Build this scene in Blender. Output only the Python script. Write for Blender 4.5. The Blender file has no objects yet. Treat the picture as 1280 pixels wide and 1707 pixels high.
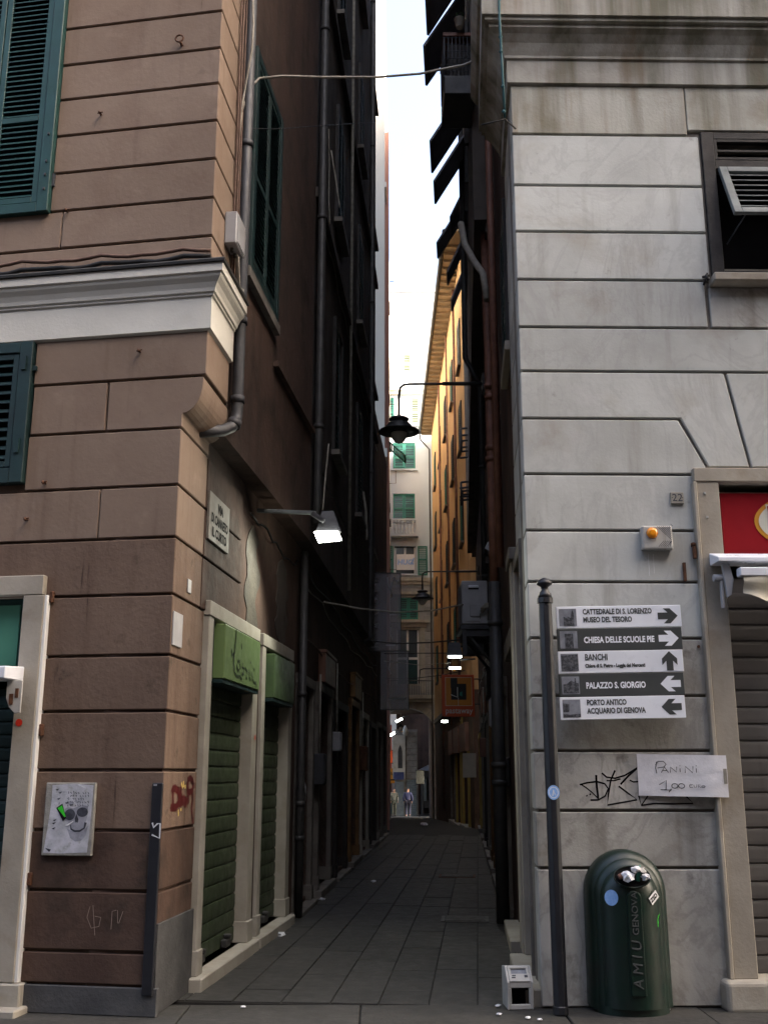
import bpy, bmesh, math, random
from math import sin, cos, tan, atan, radians, pi, sqrt
from mathutils import Matrix, Vector
random.seed(11)
sc = bpy.context.scene
C = sc.collection

# ------------------------------------------------------------------ camera
FPX, CU, CV = 1735.0, 640.0, 853.5          # focal length and centre in photo pixels
TH = atan((1290 - CV) / FPX)                # camera pitch
EYE = 1.65
cam = bpy.data.cameras.new('camera')
cam.sensor_fit = 'HORIZONTAL'; cam.sensor_width = 36.0
cam.lens = 36.0 * FPX / 1280.0
cam.clip_start = 0.05; cam.clip_end = 1000
camo = bpy.data.objects.new('camera', cam); C.objects.link(camo)
camo.location = (0, 0, EYE); camo.rotation_euler = (pi/2 + TH, 0, 0)
sc.camera = camo

# ------------------------------------------------------------------ daylight
SUN_AZ, SUN_EL = radians(118), radians(36)
w = bpy.data.worlds.new('World'); sc.world = w; w.use_nodes = True
nt = w.node_tree; bg = nt.nodes['Background']
sky = nt.nodes.new('ShaderNodeTexSky'); sky.sky_type = 'NISHITA'
sky.sun_disc = False; sky.sun_elevation = SUN_EL; sky.sun_rotation = SUN_AZ
sky.dust_density = 8.0; sky.air_density = 0.95; sky.ozone_density = 0.2
nt.links.new(sky.outputs[0], bg.inputs['Color']); bg.inputs['Strength'].default_value = 0.15
sl = bpy.data.lights.new('sun', 'SUN'); sl.energy = 3.0; sl.angle = radians(0.5); sl.color = (1.0, 0.97, 0.93)
slo = bpy.data.objects.new('sun', sl); C.objects.link(slo)
sd = Vector((cos(SUN_EL)*sin(SUN_AZ), cos(SUN_EL)*cos(SUN_AZ), sin(SUN_EL)))
slo.rotation_euler = sd.to_track_quat('Z', 'Y').to_euler(); slo.location = (30, -10, 40)
sc.view_settings.view_transform = 'Standard'
sc.view_settings.look = 'None'
sc.view_settings.gamma = 1.0
sc.view_settings.use_curve_mapping = False
sc.view_settings.exposure = 2.65
sc.cycles.max_bounces = 10; sc.cycles.diffuse_bounces = 6; sc.cycles.glossy_bounces = 3
sc.cycles.transmission_bounces = 4; sc.cycles.transparent_max_bounces = 8
sc.cycles.sample_clamp_indirect = 8.0

# ------------------------------------------------------------------ frames (x right along a wall seen from outside, y into it, z up)
def ray(u, v):
    a = (u - CU) / FPX; b = (CV - v) / FPX
    return a, cos(TH) - b*sin(TH), sin(TH) + b*cos(TH)
class Frame:
    def __init__(s, o, deg):
        s.o = o; a = radians(deg); s.ang = a
        s.x = (cos(a), sin(a)); s.y = (-sin(a), cos(a))
        s.M = Matrix.Translation((o[0], o[1], 0)) @ Matrix.Rotation(a, 4, 'Z')
    def p(s, u, v, off=0):      # survey: where the sight line through a photo pixel meets this wall
        r = ray(u, v); ox = s.o[0] - s.y[0]*off; oy = s.o[1] - s.y[1]*off
        t = (ox*s.y[0] + oy*s.y[1]) / (r[0]*s.y[0] + r[1]*s.y[1])
        x, y, z = r[0]*t, r[1]*t, r[2]*t + EYE
        return (x-ox)*s.x[0] + (y-oy)*s.x[1], z
    def w(s, a, off=0, z=0):
        return Vector((s.o[0] + s.x[0]*a - s.y[0]*off, s.o[1] + s.x[1]*a - s.y[1]*off, z))
    def loc(s, P):
        dx, dy = P[0]-s.o[0], P[1]-s.o[1]
        return (dx*s.x[0] + dy*s.x[1], dx*s.y[0] + dy*s.y[1])
A = (-1.617, 7.902)
LF = Frame(A, -9.5)                                   # front of the brown house
LS = Frame(A, 83.9)                                   # its alley side, shop level
LJ = Frame(LF.w(.185)[:2], 83.9)                      # its alley side, upper floors (jettied)
L2 = Frame(LS.w(4.95)[:2], 86.3); L2J = Frame(LJ.w(4.95)[:2], 86.3)
B = (1.143, 8.181)
RF = Frame(B, 1.0)                                    # front of the marble house
RS = Frame(B, -94.2)                                  # its alley side (x runs back towards the camera)
OR = Frame((2.80, 59.0), -90 + .35)                   # orange house
WB = Frame((0.0, 60.0), 0.0)                          # white house over the archway
PX3 = Frame((0.35, 59.0), 0)
def gz(y): return 0.0 if y < 33 else (-.0278*(y-33) if y < 80 else -.0278*47)

# ------------------------------------------------------------------ materials
def N(t, k): return t.nodes.new(k)
def mat(name, col, col2=None, scale=1.5, lo=.35, hi=.65, rough=.8, spec=.3, metal=0, bump=.1, bscale=35, rnd=.06,
        stain=None, streak=None, shift=False, veins=None, emit=None, soot=None):
    m = bpy.data.materials.new(name); m.use_nodes = True; t = m.node_tree
    bs = t.nodes['Principled BSDF']; L = t.links.new
    bs.inputs['Roughness'].default_value = rough; bs.inputs['Metallic'].default_value = metal
    bs.inputs['Specular IOR Level'].default_value = spec
    if emit:
        bs.inputs['Emission Color'].default_value = (*emit[0], 1); bs.inputs['Emission Strength'].default_value = emit[1]
    geo = N(t, 'ShaderNodeNewGeometry'); vec = geo.outputs['Position']
    oi = N(t, 'ShaderNodeObjectInfo')
    if shift:
        vm = N(t, 'ShaderNodeVectorMath'); vm.operation = 'MULTIPLY_ADD'
        cb = N(t, 'ShaderNodeCombineXYZ')
        for i in range(3): L(oi.outputs['Random'], cb.inputs[i])
        L(cb.outputs[0], vm.inputs[0]); vm.inputs[1].default_value = (37, 61, 23); L(vec, vm.inputs[2]); vec = vm.outputs[0]
    def noise(sca, det=6, stretch=None, dist=0):
        n = N(t, 'ShaderNodeTexNoise'); n.inputs['Scale'].default_value = sca; n.inputs['Detail'].default_value = det
        n.inputs['Distortion'].default_value = dist; n.inputs['Roughness'].default_value = .6
        if stretch:
            mp = N(t, 'ShaderNodeMapping'); mp.inputs['Scale'].default_value = stretch; L(vec, mp.inputs[0]); L(mp.outputs[0], n.inputs['Vector'])
        else: L(vec, n.inputs['Vector'])
        return n.outputs[0]
    def rng(x, a, b, c=0., d=1.):
        r = N(t, 'ShaderNodeMapRange'); r.inputs[1].default_value = a; r.inputs[2].default_value = b
        r.inputs[3].default_value = c; r.inputs[4].default_value = d; L(x, r.inputs[0]); return r.outputs[0]
    def mix(f, a, b, mode='MIX'):
        x = N(t, 'ShaderNodeMix'); x.data_type = 'RGBA'; x.blend_type = mode
        if isinstance(f, float): x.inputs[0].default_value = f
        else: L(f, x.inputs[0])
        for s_, q in ((6, a), (7, b)):
            if isinstance(q, tuple): x.inputs[s_].default_value = (*q, 1)
            else: L(q, x.inputs[s_])
        return x.outputs[2]
    c2 = col2 or tuple(k*.8 for k in col)
    out = mix(rng(noise(scale), lo, hi), col, c2)
    if veins:
        n = noise(veins[1], 8, (1, 1, .6), 2.2)
        sub = N(t, 'ShaderNodeMath'); sub.operation = 'SUBTRACT'; L(n, sub.inputs[0]); sub.inputs[1].default_value = .5
        ab = N(t, 'ShaderNodeMath'); ab.operation = 'ABSOLUTE'; L(sub.outputs[0], ab.inputs[0])
        out = mix(rng(ab.outputs[0], 0, veins[2], veins[3], 0), out, veins[0])
    for st in (stain or []):
        out = mix(rng(noise(st[1], 8), st[2], st[3], 0, st[4]), out, st[0])
    for st in (streak or []):
        out = mix(rng(noise(st[1], 6, (1, 1, .07)), st[2], st[3], 0, st[4]), out, st[0])
    if rnd:
        hs = N(t, 'ShaderNodeHueSaturation'); L(out, hs.inputs['Color'])
        L(rng(oi.outputs['Random'], 0, 1, 1-rnd, 1+rnd), hs.inputs['Value']); out = hs.outputs[0]
    L(out, bs.inputs['Base Color'])
    L(rng(noise(9, 4), .3, .7, max(0, rough-.12), min(1, rough+.1)), bs.inputs['Roughness'])
    if bump:
        bp = N(t, 'ShaderNodeBump'); bp.inputs['Strength'].default_value = bump; bp.inputs['Distance'].default_value = .02
        L(noise(bscale, 8), bp.inputs['Height']); L(bp.outputs[0], bs.inputs['Normal'])
    return m
MT = {}
def mk(k, *a, **kw): MT[k] = mat(k, *a, **kw)
GRIME = (.03, .025, .02)
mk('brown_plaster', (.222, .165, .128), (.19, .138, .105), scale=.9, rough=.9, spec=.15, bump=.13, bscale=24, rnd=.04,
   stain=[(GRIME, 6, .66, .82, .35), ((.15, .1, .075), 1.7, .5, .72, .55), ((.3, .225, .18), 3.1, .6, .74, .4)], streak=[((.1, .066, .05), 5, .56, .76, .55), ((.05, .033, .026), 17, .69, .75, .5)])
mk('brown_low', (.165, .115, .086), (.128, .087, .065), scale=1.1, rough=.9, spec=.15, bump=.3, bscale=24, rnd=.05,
   stain=[(GRIME, 7, .6, .74, .6), ((.36, .25, .2), 11, .72, .8, .35)], streak=[((.07, .042, .032), 4, .5, .75, .65), ((.035, .022, .018), 16, .66, .72, .7)])  # lower courses: real dirt, with lens vignetting also put into the colour
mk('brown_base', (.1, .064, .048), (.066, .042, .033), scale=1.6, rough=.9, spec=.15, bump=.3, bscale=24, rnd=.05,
   stain=[(GRIME, 4, .5, .7, .7), ((.2, .14, .11), 11, .74, .82, .3)], streak=[((.05, .03, .024), 4, .45, .7, .6)])  # splash dirt plus the lens's dark corners put into the base colour
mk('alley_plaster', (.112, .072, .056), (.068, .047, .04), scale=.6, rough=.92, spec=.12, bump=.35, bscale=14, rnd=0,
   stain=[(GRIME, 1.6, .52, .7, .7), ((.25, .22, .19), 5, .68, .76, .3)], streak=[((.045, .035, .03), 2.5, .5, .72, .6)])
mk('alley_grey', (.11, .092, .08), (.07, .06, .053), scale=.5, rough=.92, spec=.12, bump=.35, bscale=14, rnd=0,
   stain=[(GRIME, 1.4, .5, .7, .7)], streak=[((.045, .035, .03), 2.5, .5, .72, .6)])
mk('old_marble', (.2, .185, .165), (.15, .138, .12), scale=4, rough=.8, bump=.15)
mk('bin_letter', (.085, .09, .09), rough=.4, spec=.5, bump=0, rnd=0)
mk('patch_plaster', (.085, .075, .06), (.055, .048, .04), scale=3, bump=.5, bscale=18)
mk('plinth', (.075, .075, .075), (.05, .05, .052), scale=4, rough=.85, bump=.3, stain=[((.14, .135, .12), 7, .6, .75, .4)])
mk('white_stucco', (.6, .585, .535), (.52, .505, .46), scale=1.2, rough=.85, spec=.2, bump=.12,
   stain=[((.36, .33, .28), 3, .62, .82, .3)], streak=[((.36, .33, .28), 6, .62, .8, .35)])
mk('marble', (.485, .495, .47), (.385, .39, .368), scale=1.6, rough=.62, spec=.35, bump=.07, bscale=30, rnd=.14, shift=True,
   veins=((.31, .305, .3), 1.1, .035, .32), stain=[((.26, .21, .15), 1.3, .54, .74, .6), ((.13, .12, .105), 8, .66, .76, .5), ((.5, .495, .48), 2.2, .6, .72, .35)], streak=[((.22, .205, .175), 5, .54, .74, .5)])
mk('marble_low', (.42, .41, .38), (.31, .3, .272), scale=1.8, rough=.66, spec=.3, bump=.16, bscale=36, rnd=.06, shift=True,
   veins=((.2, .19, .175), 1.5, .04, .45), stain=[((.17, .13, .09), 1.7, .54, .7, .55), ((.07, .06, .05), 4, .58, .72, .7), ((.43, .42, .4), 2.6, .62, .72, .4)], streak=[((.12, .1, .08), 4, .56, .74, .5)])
mk('marble_dirty', (.45, .44, .39), (.34, .325, .28), scale=1.3, rough=.75, spec=.25, bump=.16, shift=True,
   streak=[((.12, .105, .06), 3.2, .47, .68, .75), ((.22, .15, .09), 5, .56, .74, .6)], stain=[((.2, .16, .1), 2.5, .52, .72, .5)])
mk('cornice_stone', (.40, .385, .345), (.31, .29, .255), scale=1.1, rough=.8, spec=.2, bump=.16,
   streak=[((.09, .085, .05), 2.6, .46, .66, .8), ((.17, .115, .075), 4.4, .54, .7, .6)], stain=[((.13, .12, .08), 2, .52, .7, .6)])
mk('frame_stone', (.36, .325, .27), (.28, .25, .205), scale=2.4, rough=.75, spec=.25, bump=.14, stain=[((.2, .15, .1), 3, .56, .72, .5)])
mk('pale_stone', (.37, .345, .295), (.29, .265, .22), scale=3, rough=.75, spec=.25, bump=.14, stain=[((.25, .21, .15), 4, .56, .72, .5)])
mk('dark_stone', (.2, .18, .155), (.13, .115, .1), scale=3, rough=.8, bump=.25, stain=[(GRIME, 4, .56, .72, .6)])
mk('paving', (.039, .037, .033), (.028, .027, .024), scale=3.5, rough=.72, spec=.35, bump=.35, bscale=22, rnd=.14, shift=True,
   stain=[((.03, .028, .025), 3.5, .55, .7, .6), ((.07, .066, .06), 14, .66, .74, .5)])
mk('flap_wood', (.27, .27, .3), (.2, .2, .23), scale=6, rough=.7, bump=.15, rnd=.15)  # lens glare over the dark flaps put into this pale grey
mk('ground', (.03, .028, .026), (.022, .021, .02), scale=2, rough=.9, bump=.3, rnd=0)
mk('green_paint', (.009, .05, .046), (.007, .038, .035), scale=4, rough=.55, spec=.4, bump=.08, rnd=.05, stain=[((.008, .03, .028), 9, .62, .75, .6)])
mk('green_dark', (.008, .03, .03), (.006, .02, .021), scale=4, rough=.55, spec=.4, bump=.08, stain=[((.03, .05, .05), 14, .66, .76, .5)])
mk('louver_grey', (.13, .15, .15), (.09, .1, .1), scale=6, rough=.6, spec=.4, stain=[(GRIME, 9, .6, .75, .5)])
mk('wood_dark', (.035, .03, .028), (.022, .02, .018), scale=8, rough=.65, spec=.3, bump=.2)
mk('wood_warm', (.22, .12, .045), (.13, .068, .028), scale=5, rough=.6, bump=.2, streak=[((.06, .03, .012), 12, .5, .7, .6)])
mk('black', (.006, .006, .007), rough=.9, spec=.1, bump=0, rnd=0)
mk('black_iron', (.018, .018, .02), (.028, .027, .027), scale=12, rough=.5, spec=.45, bump=.1, rnd=0)
mk('post_iron', (.009, .010, .014), (.014, .015, .02), scale=12, rough=.45, spec=.5, bump=.06, rnd=0)
mk('bin_green', (.002, .015, .0095), (.0015, .011, .007), scale=9, rough=.42, spec=.5, bump=.05, rnd=0, stain=[((.015, .025, .022), 14, .67, .77, .5), ((.006, .008, .007), 5, .55, .7, .6)], streak=[((.015, .024, .02), 9, .64, .76, .35)])
mk('pipe_grey', (.05, .052, .06), (.035, .036, .04), scale=7, rough=.55, spec=.4, bump=.12, stain=[((.12, .115, .11), 11, .68, .77, .4)])
mk('pipe_dark', (.028, .028, .029), (.045, .043, .04), scale=6, rough=.55, spec=.4, bump=.12)
mk('pipe_brown', (.2, .09, .06), (.13, .06, .042), scale=6, rough=.6, bump=.12)
mk('rust', (.12, .05, .025), (.06, .028, .016), scale=18, rough=.85, bump=.3)
mk('cable_grey', (.3, .28, .24), (.2, .18, .15), scale=12, rough=.7, bump=0)
mk('cable_black', (.02, .019, .018), rough=.6, bump=0)
mk('cable_brown', (.13, .075, .055), (.09, .055, .04), scale=9, rough=.7, bump=0)
mk('cable_green', (.03, .1, .11), rough=.6, bump=0)
mk('grey_plastic', (.34, .34, .36), (.28, .28, .29), scale=5, rough=.5, spec=.4, bump=.02)
mk('white_plastic', (.42, .41, .39), (.34, .33, .31), scale=6, rough=.45, spec=.4, bump=.02, streak=[((.2, .18, .14), 14, .6, .75, .5)])
mk('white_metal', (.72, .74, .8), (.66, .68, .73), scale=5, rough=.35, spec=.5, bump=.02)
mk('white_paint', (.74, .735, .71), (.68, .67, .65), scale=4, rough=.5, bump=.03)
mk('cream_cloth', (.55, .51, .41), (.48, .44, .35), scale=5, rough=.9, spec=.1, bump=.12, bscale=120)
mk('orange_lens', (.85, .3, .01), (.8, .26, .01), scale=20, rough=.2, spec=.6, bump=0)
mk('red_panel', (.25, .003, .010), (.23, .003, .009), scale=2, rough=.6, spec=.15, bump=.01)
mk('sign_cream', (.62, .6, .52), rough=.4, bump=0)
mk('sign_gold', (.55, .25, .03), rough=.4, bump=0)
mk('sign_white', (.78, .81, .87), (.72, .75, .81), scale=3, rough=.35, spec=.45, bump=.01, stain=[((.3, .3, .32), 9, .7, .8, .3)])
mk('sign_grey', (.052, .057, .058), (.045, .05, .05), scale=4, rough=.4, spec=.4, bump=.01)
mk('photo_grey', (.22, .235, .27), (.16, .17, .2), scale=14, lo=.4, hi=.6, rough=.4, bump=0)
mk('photo_dark', (.035, .038, .045), (.11, .115, .13), scale=40, lo=.45, hi=.6, rough=.4, bump=0)
mk('shop_green', (.14, .21, .08), (.12, .18, .07), scale=3, rough=.42, spec=.35, bump=.02, rnd=0)
mk('shop_green_shaded', (.06, .095, .04), (.04, .065, .03), scale=5, rough=.45, spec=.4, bump=.02)  # second sign is lit less; that shade is put into this green
mk('shop_teal', (.06, .19, .13), (.05, .165, .115), scale=2, rough=.4, bump=.01)
mk('letter_dark', (.015, .028, .008), rough=.4, bump=0, rnd=0)
mk('roller_green', (.04, .055, .028), (.03, .042, .022), scale=3, rough=.55, spec=.4, bump=.06, rnd=.1, stain=[((.09, .1, .07), 12, .68, .78, .5)])
mk('roller_brown', (.108, .1, .096), (.085, .08, .078), scale=3, rough=.55, spec=.4, bump=.05, rnd=.06, streak=[((.05, .04, .032), 6, .55, .75, .5)])
mk('roller_grey', (.12, .12, .115), (.085, .085, .08), scale=3, rough=.55, spec=.4, bump=.06, rnd=.1, stain=[(GRIME, 4, .6, .75, .5)])
mk('roller_warm', (.2, .13, .08), (.14, .09, .055), scale=3, rough=.6, bump=.06, rnd=.1)
mk('fascia_brown', (.2, .1, .07), (.14, .07, .05), scale=2, rough=.6, bump=.05)
mk('yellow_wall', (.42, .3, .08), (.32, .22, .06), scale=2, rough=.8, bump=.15)
mk('paper', (.76, .75, .77), (.68, .67, .69), scale=7, rough=.8, spec=.15, bump=.25, bscale=9, rnd=0)
mk('poster_paper', (.5, .5, .55), (.36, .37, .4), scale=9, lo=.4, hi=.62, rough=.8, bump=.2, bscale=20, rnd=0, stain=[((.28, .29, .25), 12, .58, .68, .7), ((.1, .11, .13), 26, .66, .7, .6)])
mk('poster_board', (.3, .29, .26), (.2, .19, .17), scale=12, rough=.85, bump=.3, rnd=0)
mk('ink', (.012, .011, .012), rough=.9, spec=.05, bump=0, rnd=0)
mk('ink_soft', (.028, .03, .04), (.06, .063, .08), scale=26, rough=.7, bump=0, rnd=0)
mk('ink_mid', (.2, .205, .24), (.32, .325, .37), scale=16, rough=.7, bump=0, rnd=0)
mk('spray_red', (.075, .006, .006), (.055, .005, .006), scale=12, rough=.6, bump=0, rnd=0)
mk('spray_yellow', (.5, .36, .1), rough=.7, bump=0, rnd=0)
mk('scratch', (.3, .23, .19), rough=.9, bump=0, rnd=0)
mk('neon_green', (.05, .62, .04), rough=.4, bump=0, rnd=0)
mk('sticker_blue', (.3, .5, .85), (.2, .38, .75), scale=60, rough=.35, bump=0, rnd=0)
mk('sticker_white', (.75, .76, .78), (.6, .61, .63), scale=50, rough=.35, bump=0, rnd=0)
mk('sticker_red', (.6, .03, .01), rough=.4, bump=0, rnd=0)
mk('silver_print', (.28, .28, .29), rough=.35, spec=.6, bump=0, rnd=0)
mk('trash_white', (.75, .76, .78), (.5, .5, .55), scale=24, rough=.5, bump=.3, rnd=.2)
mk('orange_plaster', (.62, .4, .2), (.53, .335, .165), scale=.35, rough=.9, spec=.12, bump=.2, rnd=0,
   streak=[((.25, .115, .04), 1.4, .52, .75, .5)], stain=[((.36, .18, .07), .8, .55, .75, .5)])
mk('eave_wood', (.32, .25, .16), (.22, .17, .11), scale=2, rough=.85, bump=.2)
mk('roof_tile', (.24, .15, .11), (.16, .1, .075), scale=3, rough=.9, bump=.3)
mk('house_white', (.46, .5, .545), (.415, .45, .49), scale=.3, rough=.9, spec=.15, bump=.06, rnd=0, streak=[((.48, .47, .45), 1.2, .55, .75, .4)])
mk('house_cream', (.74, .72, .64), (.68, .64, .55), scale=.3, rough=.9, spec=.15, bump=.06, rnd=0)
mk('house_pink', (.55, .3, .24), (.45, .25, .2), scale=.6, rough=.9, bump=.1, rnd=0)
mk('house_stone', (.3, .295, .29), (.22, .215, .21), scale=1.2, rough=.85, bump=.15, shift=True)
mk('far_shutter', (.035, .19, .145), (.03, .16, .12), scale=1, rough=.6, bump=.03)
mk('far_shutter_pale', (.4, .46, .3), (.35, .4, .26), scale=1, rough=.6, bump=.03)
mk('far_glass', (.05, .06, .065), rough=.12, spec=.6, bump=0)
mk('red_house', (.42, .085, .045), (.34, .07, .04), scale=.6, rough=.85, bump=.1, rnd=0)
mk('tube_light', (.9, .9, .9), rough=.4, bump=0, rnd=0, emit=((.93, 1.0, .92), 6.0))
mk('flood_light', (.9, .9, .9), rough=.4, bump=0, rnd=0, emit=((1.0, 1.0, .86), 8.0))
mk('lamp_glass', (.62, .58, .52), (.5, .46, .42), scale=5, rough=.25, spec=.5, bump=0)
mk('sign_red', (.6, .085, .02), (.52, .07, .018), scale=3, rough=.4, bump=.01)
mk('sign_orange', (.6, .22, .025), (.52, .18, .02), scale=3, rough=.4, bump=.01)
mk('cloth_blue', (.035, .042, .1), (.025, .03, .075), scale=9, rough=.9, bump=.2)
mk('cloth_navy', (.01, .011, .024), rough=.9, bump=.2)
mk('cloth_grey', (.11, .12, .11), (.08, .085, .08), scale=9, rough=.9, bump=.2)
mk('cloth_olive', (.035, .042, .034), rough=.9, bump=.2)
mk('skin', (.42, .24, .17), rough=.6, bump=0)
mk('hair', (.03, .025, .022), rough=.7, bump=.2)
mk('terracotta', (.3, .11, .06), rough=.8, bump=.1)
mk('leaf', (.05, .1, .04), rough=.6, bump=0)
def glass_mat(name, col, alpha):
    m = bpy.data.materials.new(name); m.use_nodes = True; bs = m.node_tree.nodes['Principled BSDF']
    bs.inputs['Base Color'].default_value = (*col, 1); bs.inputs['Alpha'].default_value = alpha; bs.inputs['Roughness'].default_value = .15
    MT[name] = m
glass_mat('acrylic', (.3, .3, .34), .5)

# ------------------------------------------------------------------ mesh builder
class MB:
    def __init__(s): s.v = []; s.f = []; s.sm = []
    def add(s, vs, fs, smooth=False):
        o = len(s.v); s.v += [tuple(p) for p in vs]; s.f += [tuple(i+o for i in f) for f in fs]; s.sm += [smooth]*len(fs); return s
    def box(s, x0, x1, y0, y1, z0, z1):
        vs = [(x, y, z) for z in (z0, z1) for y in (y0, y1) for x in (x0, x1)]
        return s.add(vs, [(0, 2, 3, 1), (4, 5, 7, 6), (0, 1, 5, 4), (2, 6, 7, 3), (0, 4, 6, 2), (1, 3, 7, 5)])
    def obox(s, c, d, size, up=(0, 0, 1)):      # box centred at c with its x axis along d
        d = Vector(d).normalized(); up = Vector(up); y = up.cross(d).normalized(); z = d.cross(y)
        c = Vector(c); a, b, h = [q/2 for q in size]
        vs = [c + d*i + y*j + z*k for k in (-h, h) for j in (-b, b) for i in (-a, a)]
        return s.add(vs, [(0, 2, 3, 1), (4, 5, 7, 6), (0, 1, 5, 4), (2, 6, 7, 3), (0, 4, 6, 2), (1, 3, 7, 5)])
    def prism(s, poly, a0, a1, axis='z'):
        if axis == 'y': poly = poly[::1]
        n = len(poly)
        def P(q, a): return (q[0], q[1], a) if axis == 'z' else ((q[0], a, q[1]) if axis == 'y' else (a, q[0], q[1]))
        area = sum(poly[i][0]*poly[(i+1) % n][1] - poly[(i+1) % n][0]*poly[i][1] for i in range(n))
        if (area < 0) != (axis == 'y'): poly = poly[::-1]
        vs = [P(q, a0) for q in poly] + [P(q, a1) for q in poly]
        fs = [tuple(range(n-1, -1, -1)), tuple(range(n, 2*n))] + [(i, (i+1) % n, n+(i+1) % n, n+i) for i in range(n)]
        return s.add(vs, fs)
    def tube(s, pts, r, n=8, caps=True):
        pts = [Vector(p) for p in pts]; rings = []; prev = None; o = len(s.v)
        rr = r if isinstance(r, (list, tuple)) else [r]*len(pts)
        for i, p in enumerate(pts):
            d = (pts[min(i+1, len(pts)-1)] - pts[max(i-1, 0)]).normalized()
            if prev is None:
                a = Vector((0, 0, 1)) if abs(d.z) < .9 else Vector((1, 0, 0)); u = d.cross(a).normalized()
            else:
                u = (prev - d*prev.dot(d)).normalized()
            prev = u; v = d.cross(u)
            s.v += [tuple(p + (u*cos(2*pi*k/n) + v*sin(2*pi*k/n))*rr[i]) for k in range(n)]
        for i in range(len(pts)-1):
            for k in range(n):
                s.f.append((o+i*n+k, o+i*n+(k+1) % n, o+(i+1)*n+(k+1) % n, o+(i+1)*n+k)); s.sm.append(True)
        if caps:
            s.f.append(tuple(o+k for k in range(n-1, -1, -1))); s.sm.append(False)
            e = o+(len(pts)-1)*n; s.f.append(tuple(e+k for k in range(n))); s.sm.append(False)
        return s
    def lathe(s, prof, c=(0, 0, 0), n=20, smooth=True):
        o = len(s.v)
        for r, z in prof:
            s.v += [(c[0]+r*cos(2*pi*k/n), c[1]+r*sin(2*pi*k/n), c[2]+z) for k in range(n)]
        for i in range(len(prof)-1):
            for k in range(n):
                s.f.append((o+i*n+k, o+i*n+(k+1) % n, o+(i+1)*n+(k+1) % n, o+(i+1)*n+k)); s.sm.append(smooth)
        s.f.append(tuple(o+k for k in range(n-1, -1, -1))); s.sm.append(False)
        e = o+(len(prof)-1)*n; s.f.append(tuple(e+k for k in range(n))); s.sm.append(False)
        return s
    def poly(s, pts, y=0.0):                    # flat shape in the wall plane
        a = sum(pts[i][0]*pts[(i+1) % len(pts)][1] - pts[(i+1) % len(pts)][0]*pts[i][1] for i in range(len(pts)))
        if a < 0: pts = pts[::-1]
        return s.add([(p[0], y, p[1]) for p in pts], [tuple(range(len(pts)))])
    def ellipse(s, cx, cz, a, b, y=0.0, n=24, rot=0):
        return s.poly([(cx + a*cos(t)*cos(rot) - b*sin(t)*sin(rot), cz + a*cos(t)*sin(rot) + b*sin(t)*cos(rot)) for t in [2*pi*k/n for k in range(n)]], y)
    def stroke(s, pts, wd, y=0.0):              # painted line in the wall plane
        pts = [Vector((p[0], p[1])) for p in pts]; L, R = [], []
        for i, p in enumerate(pts):
            d = pts[min(i+1, len(pts)-1)] - pts[max(i-1, 0)]
            if d.length < 1e-9: d = Vector((1, 0))
            d.normalize(); nn = Vector((-d.y, d.x)); h = (wd[i] if isinstance(wd, (list, tuple)) else wd)/2
            L.append(p + nn*h); R.append(p - nn*h)
        vs = [(q.x, y, q.y) for q in R] + [(q.x, y, q.y) for q in L]; n = len(pts)
        return s.add(vs, [(i, i+1, n+i+1, n+i) for i in range(n-1)])
    def cells(s, xs, zs, holes, y0, y1):        # wall slab with openings
        xs = sorted(set(xs + [h[0] for h in holes] + [h[1] for h in holes])); zs = sorted(set(zs + [h[2] for h in holes] + [h[3] for h in holes]))
        lo_x, hi_x, lo_z, hi_z = xs[0], xs[-1], zs[0], zs[-1]
        def solid(i, j):
            if i < 0 or j < 0 or i >= len(xs)-1 or j >= len(zs)-1: return False
            cx, cz = (xs[i]+xs[i+1])/2, (zs[j]+zs[j+1])/2
            return not any(h[0] < cx < h[1] and h[2] < cz < h[3] for h in holes)
        for i in range(len(xs)-1):
            for j in range(len(zs)-1):
                if not solid(i, j): continue
                a, b, c, d = xs[i], xs[i+1], zs[j], zs[j+1]
                s.add([(a, y0, c), (b, y0, c), (b, y0, d), (a, y0, d)], [(0, 1, 2, 3)])
                s.add([(a, y1, c), (b, y1, c), (b, y1, d), (a, y1, d)], [(3, 2, 1, 0)])
                if not solid(i-1, j): s.add([(a, y0, c), (a, y0, d), (a, y1, d), (a, y1, c)], [(0, 1, 2, 3)])
                if not solid(i+1, j): s.add([(b, y0, c), (b, y1, c), (b, y1, d), (b, y0, d)], [(0, 1, 2, 3)])
                if not solid(i, j-1): s.add([(a, y0, c), (a, y1, c), (b, y1, c), (b, y0, c)], [(0, 1, 2, 3)])
                if not solid(i, j+1): s.add([(a, y0, d), (b, y0, d), (b, y1, d), (a, y1, d)], [(0, 1, 2, 3)])
        return s
    def sweep(s, path, prof):                   # moulding: profile (out, z) swept along a path in plan, outside to the right of travel
        n = len(path); m = len(prof); o = len(s.v); P = [Vector(p) for p in path]
        for i in range(n):
            ns = []
            if i > 0: d = (P[i]-P[i-1]).normalized(); ns.append(Vector((d.y, -d.x)))
            if i < n-1: d = (P[i+1]-P[i]).normalized(); ns.append(Vector((d.y, -d.x)))
            nn = ns[0] if len(ns) == 1 else (ns[0]+ns[1]) / (1 + ns[0].dot(ns[1]))
            s.v += [(P[i].x+nn.x*q[0], P[i].y+nn.y*q[0], q[1]) for q in prof]
        for i in range(n-1):
            for k in range(m-1):
                s.f.append((o+i*m+k, o+(i+1)*m+k, o+(i+1)*m+k+1, o+i*m+k+1)); s.sm.append(False)
        s.f.append(tuple(o+k for k in range(m))); s.f.append(tuple(o+(n-1)*m+k for k in range(m-1, -1, -1))); s.sm += [False, False]
        return s
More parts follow.
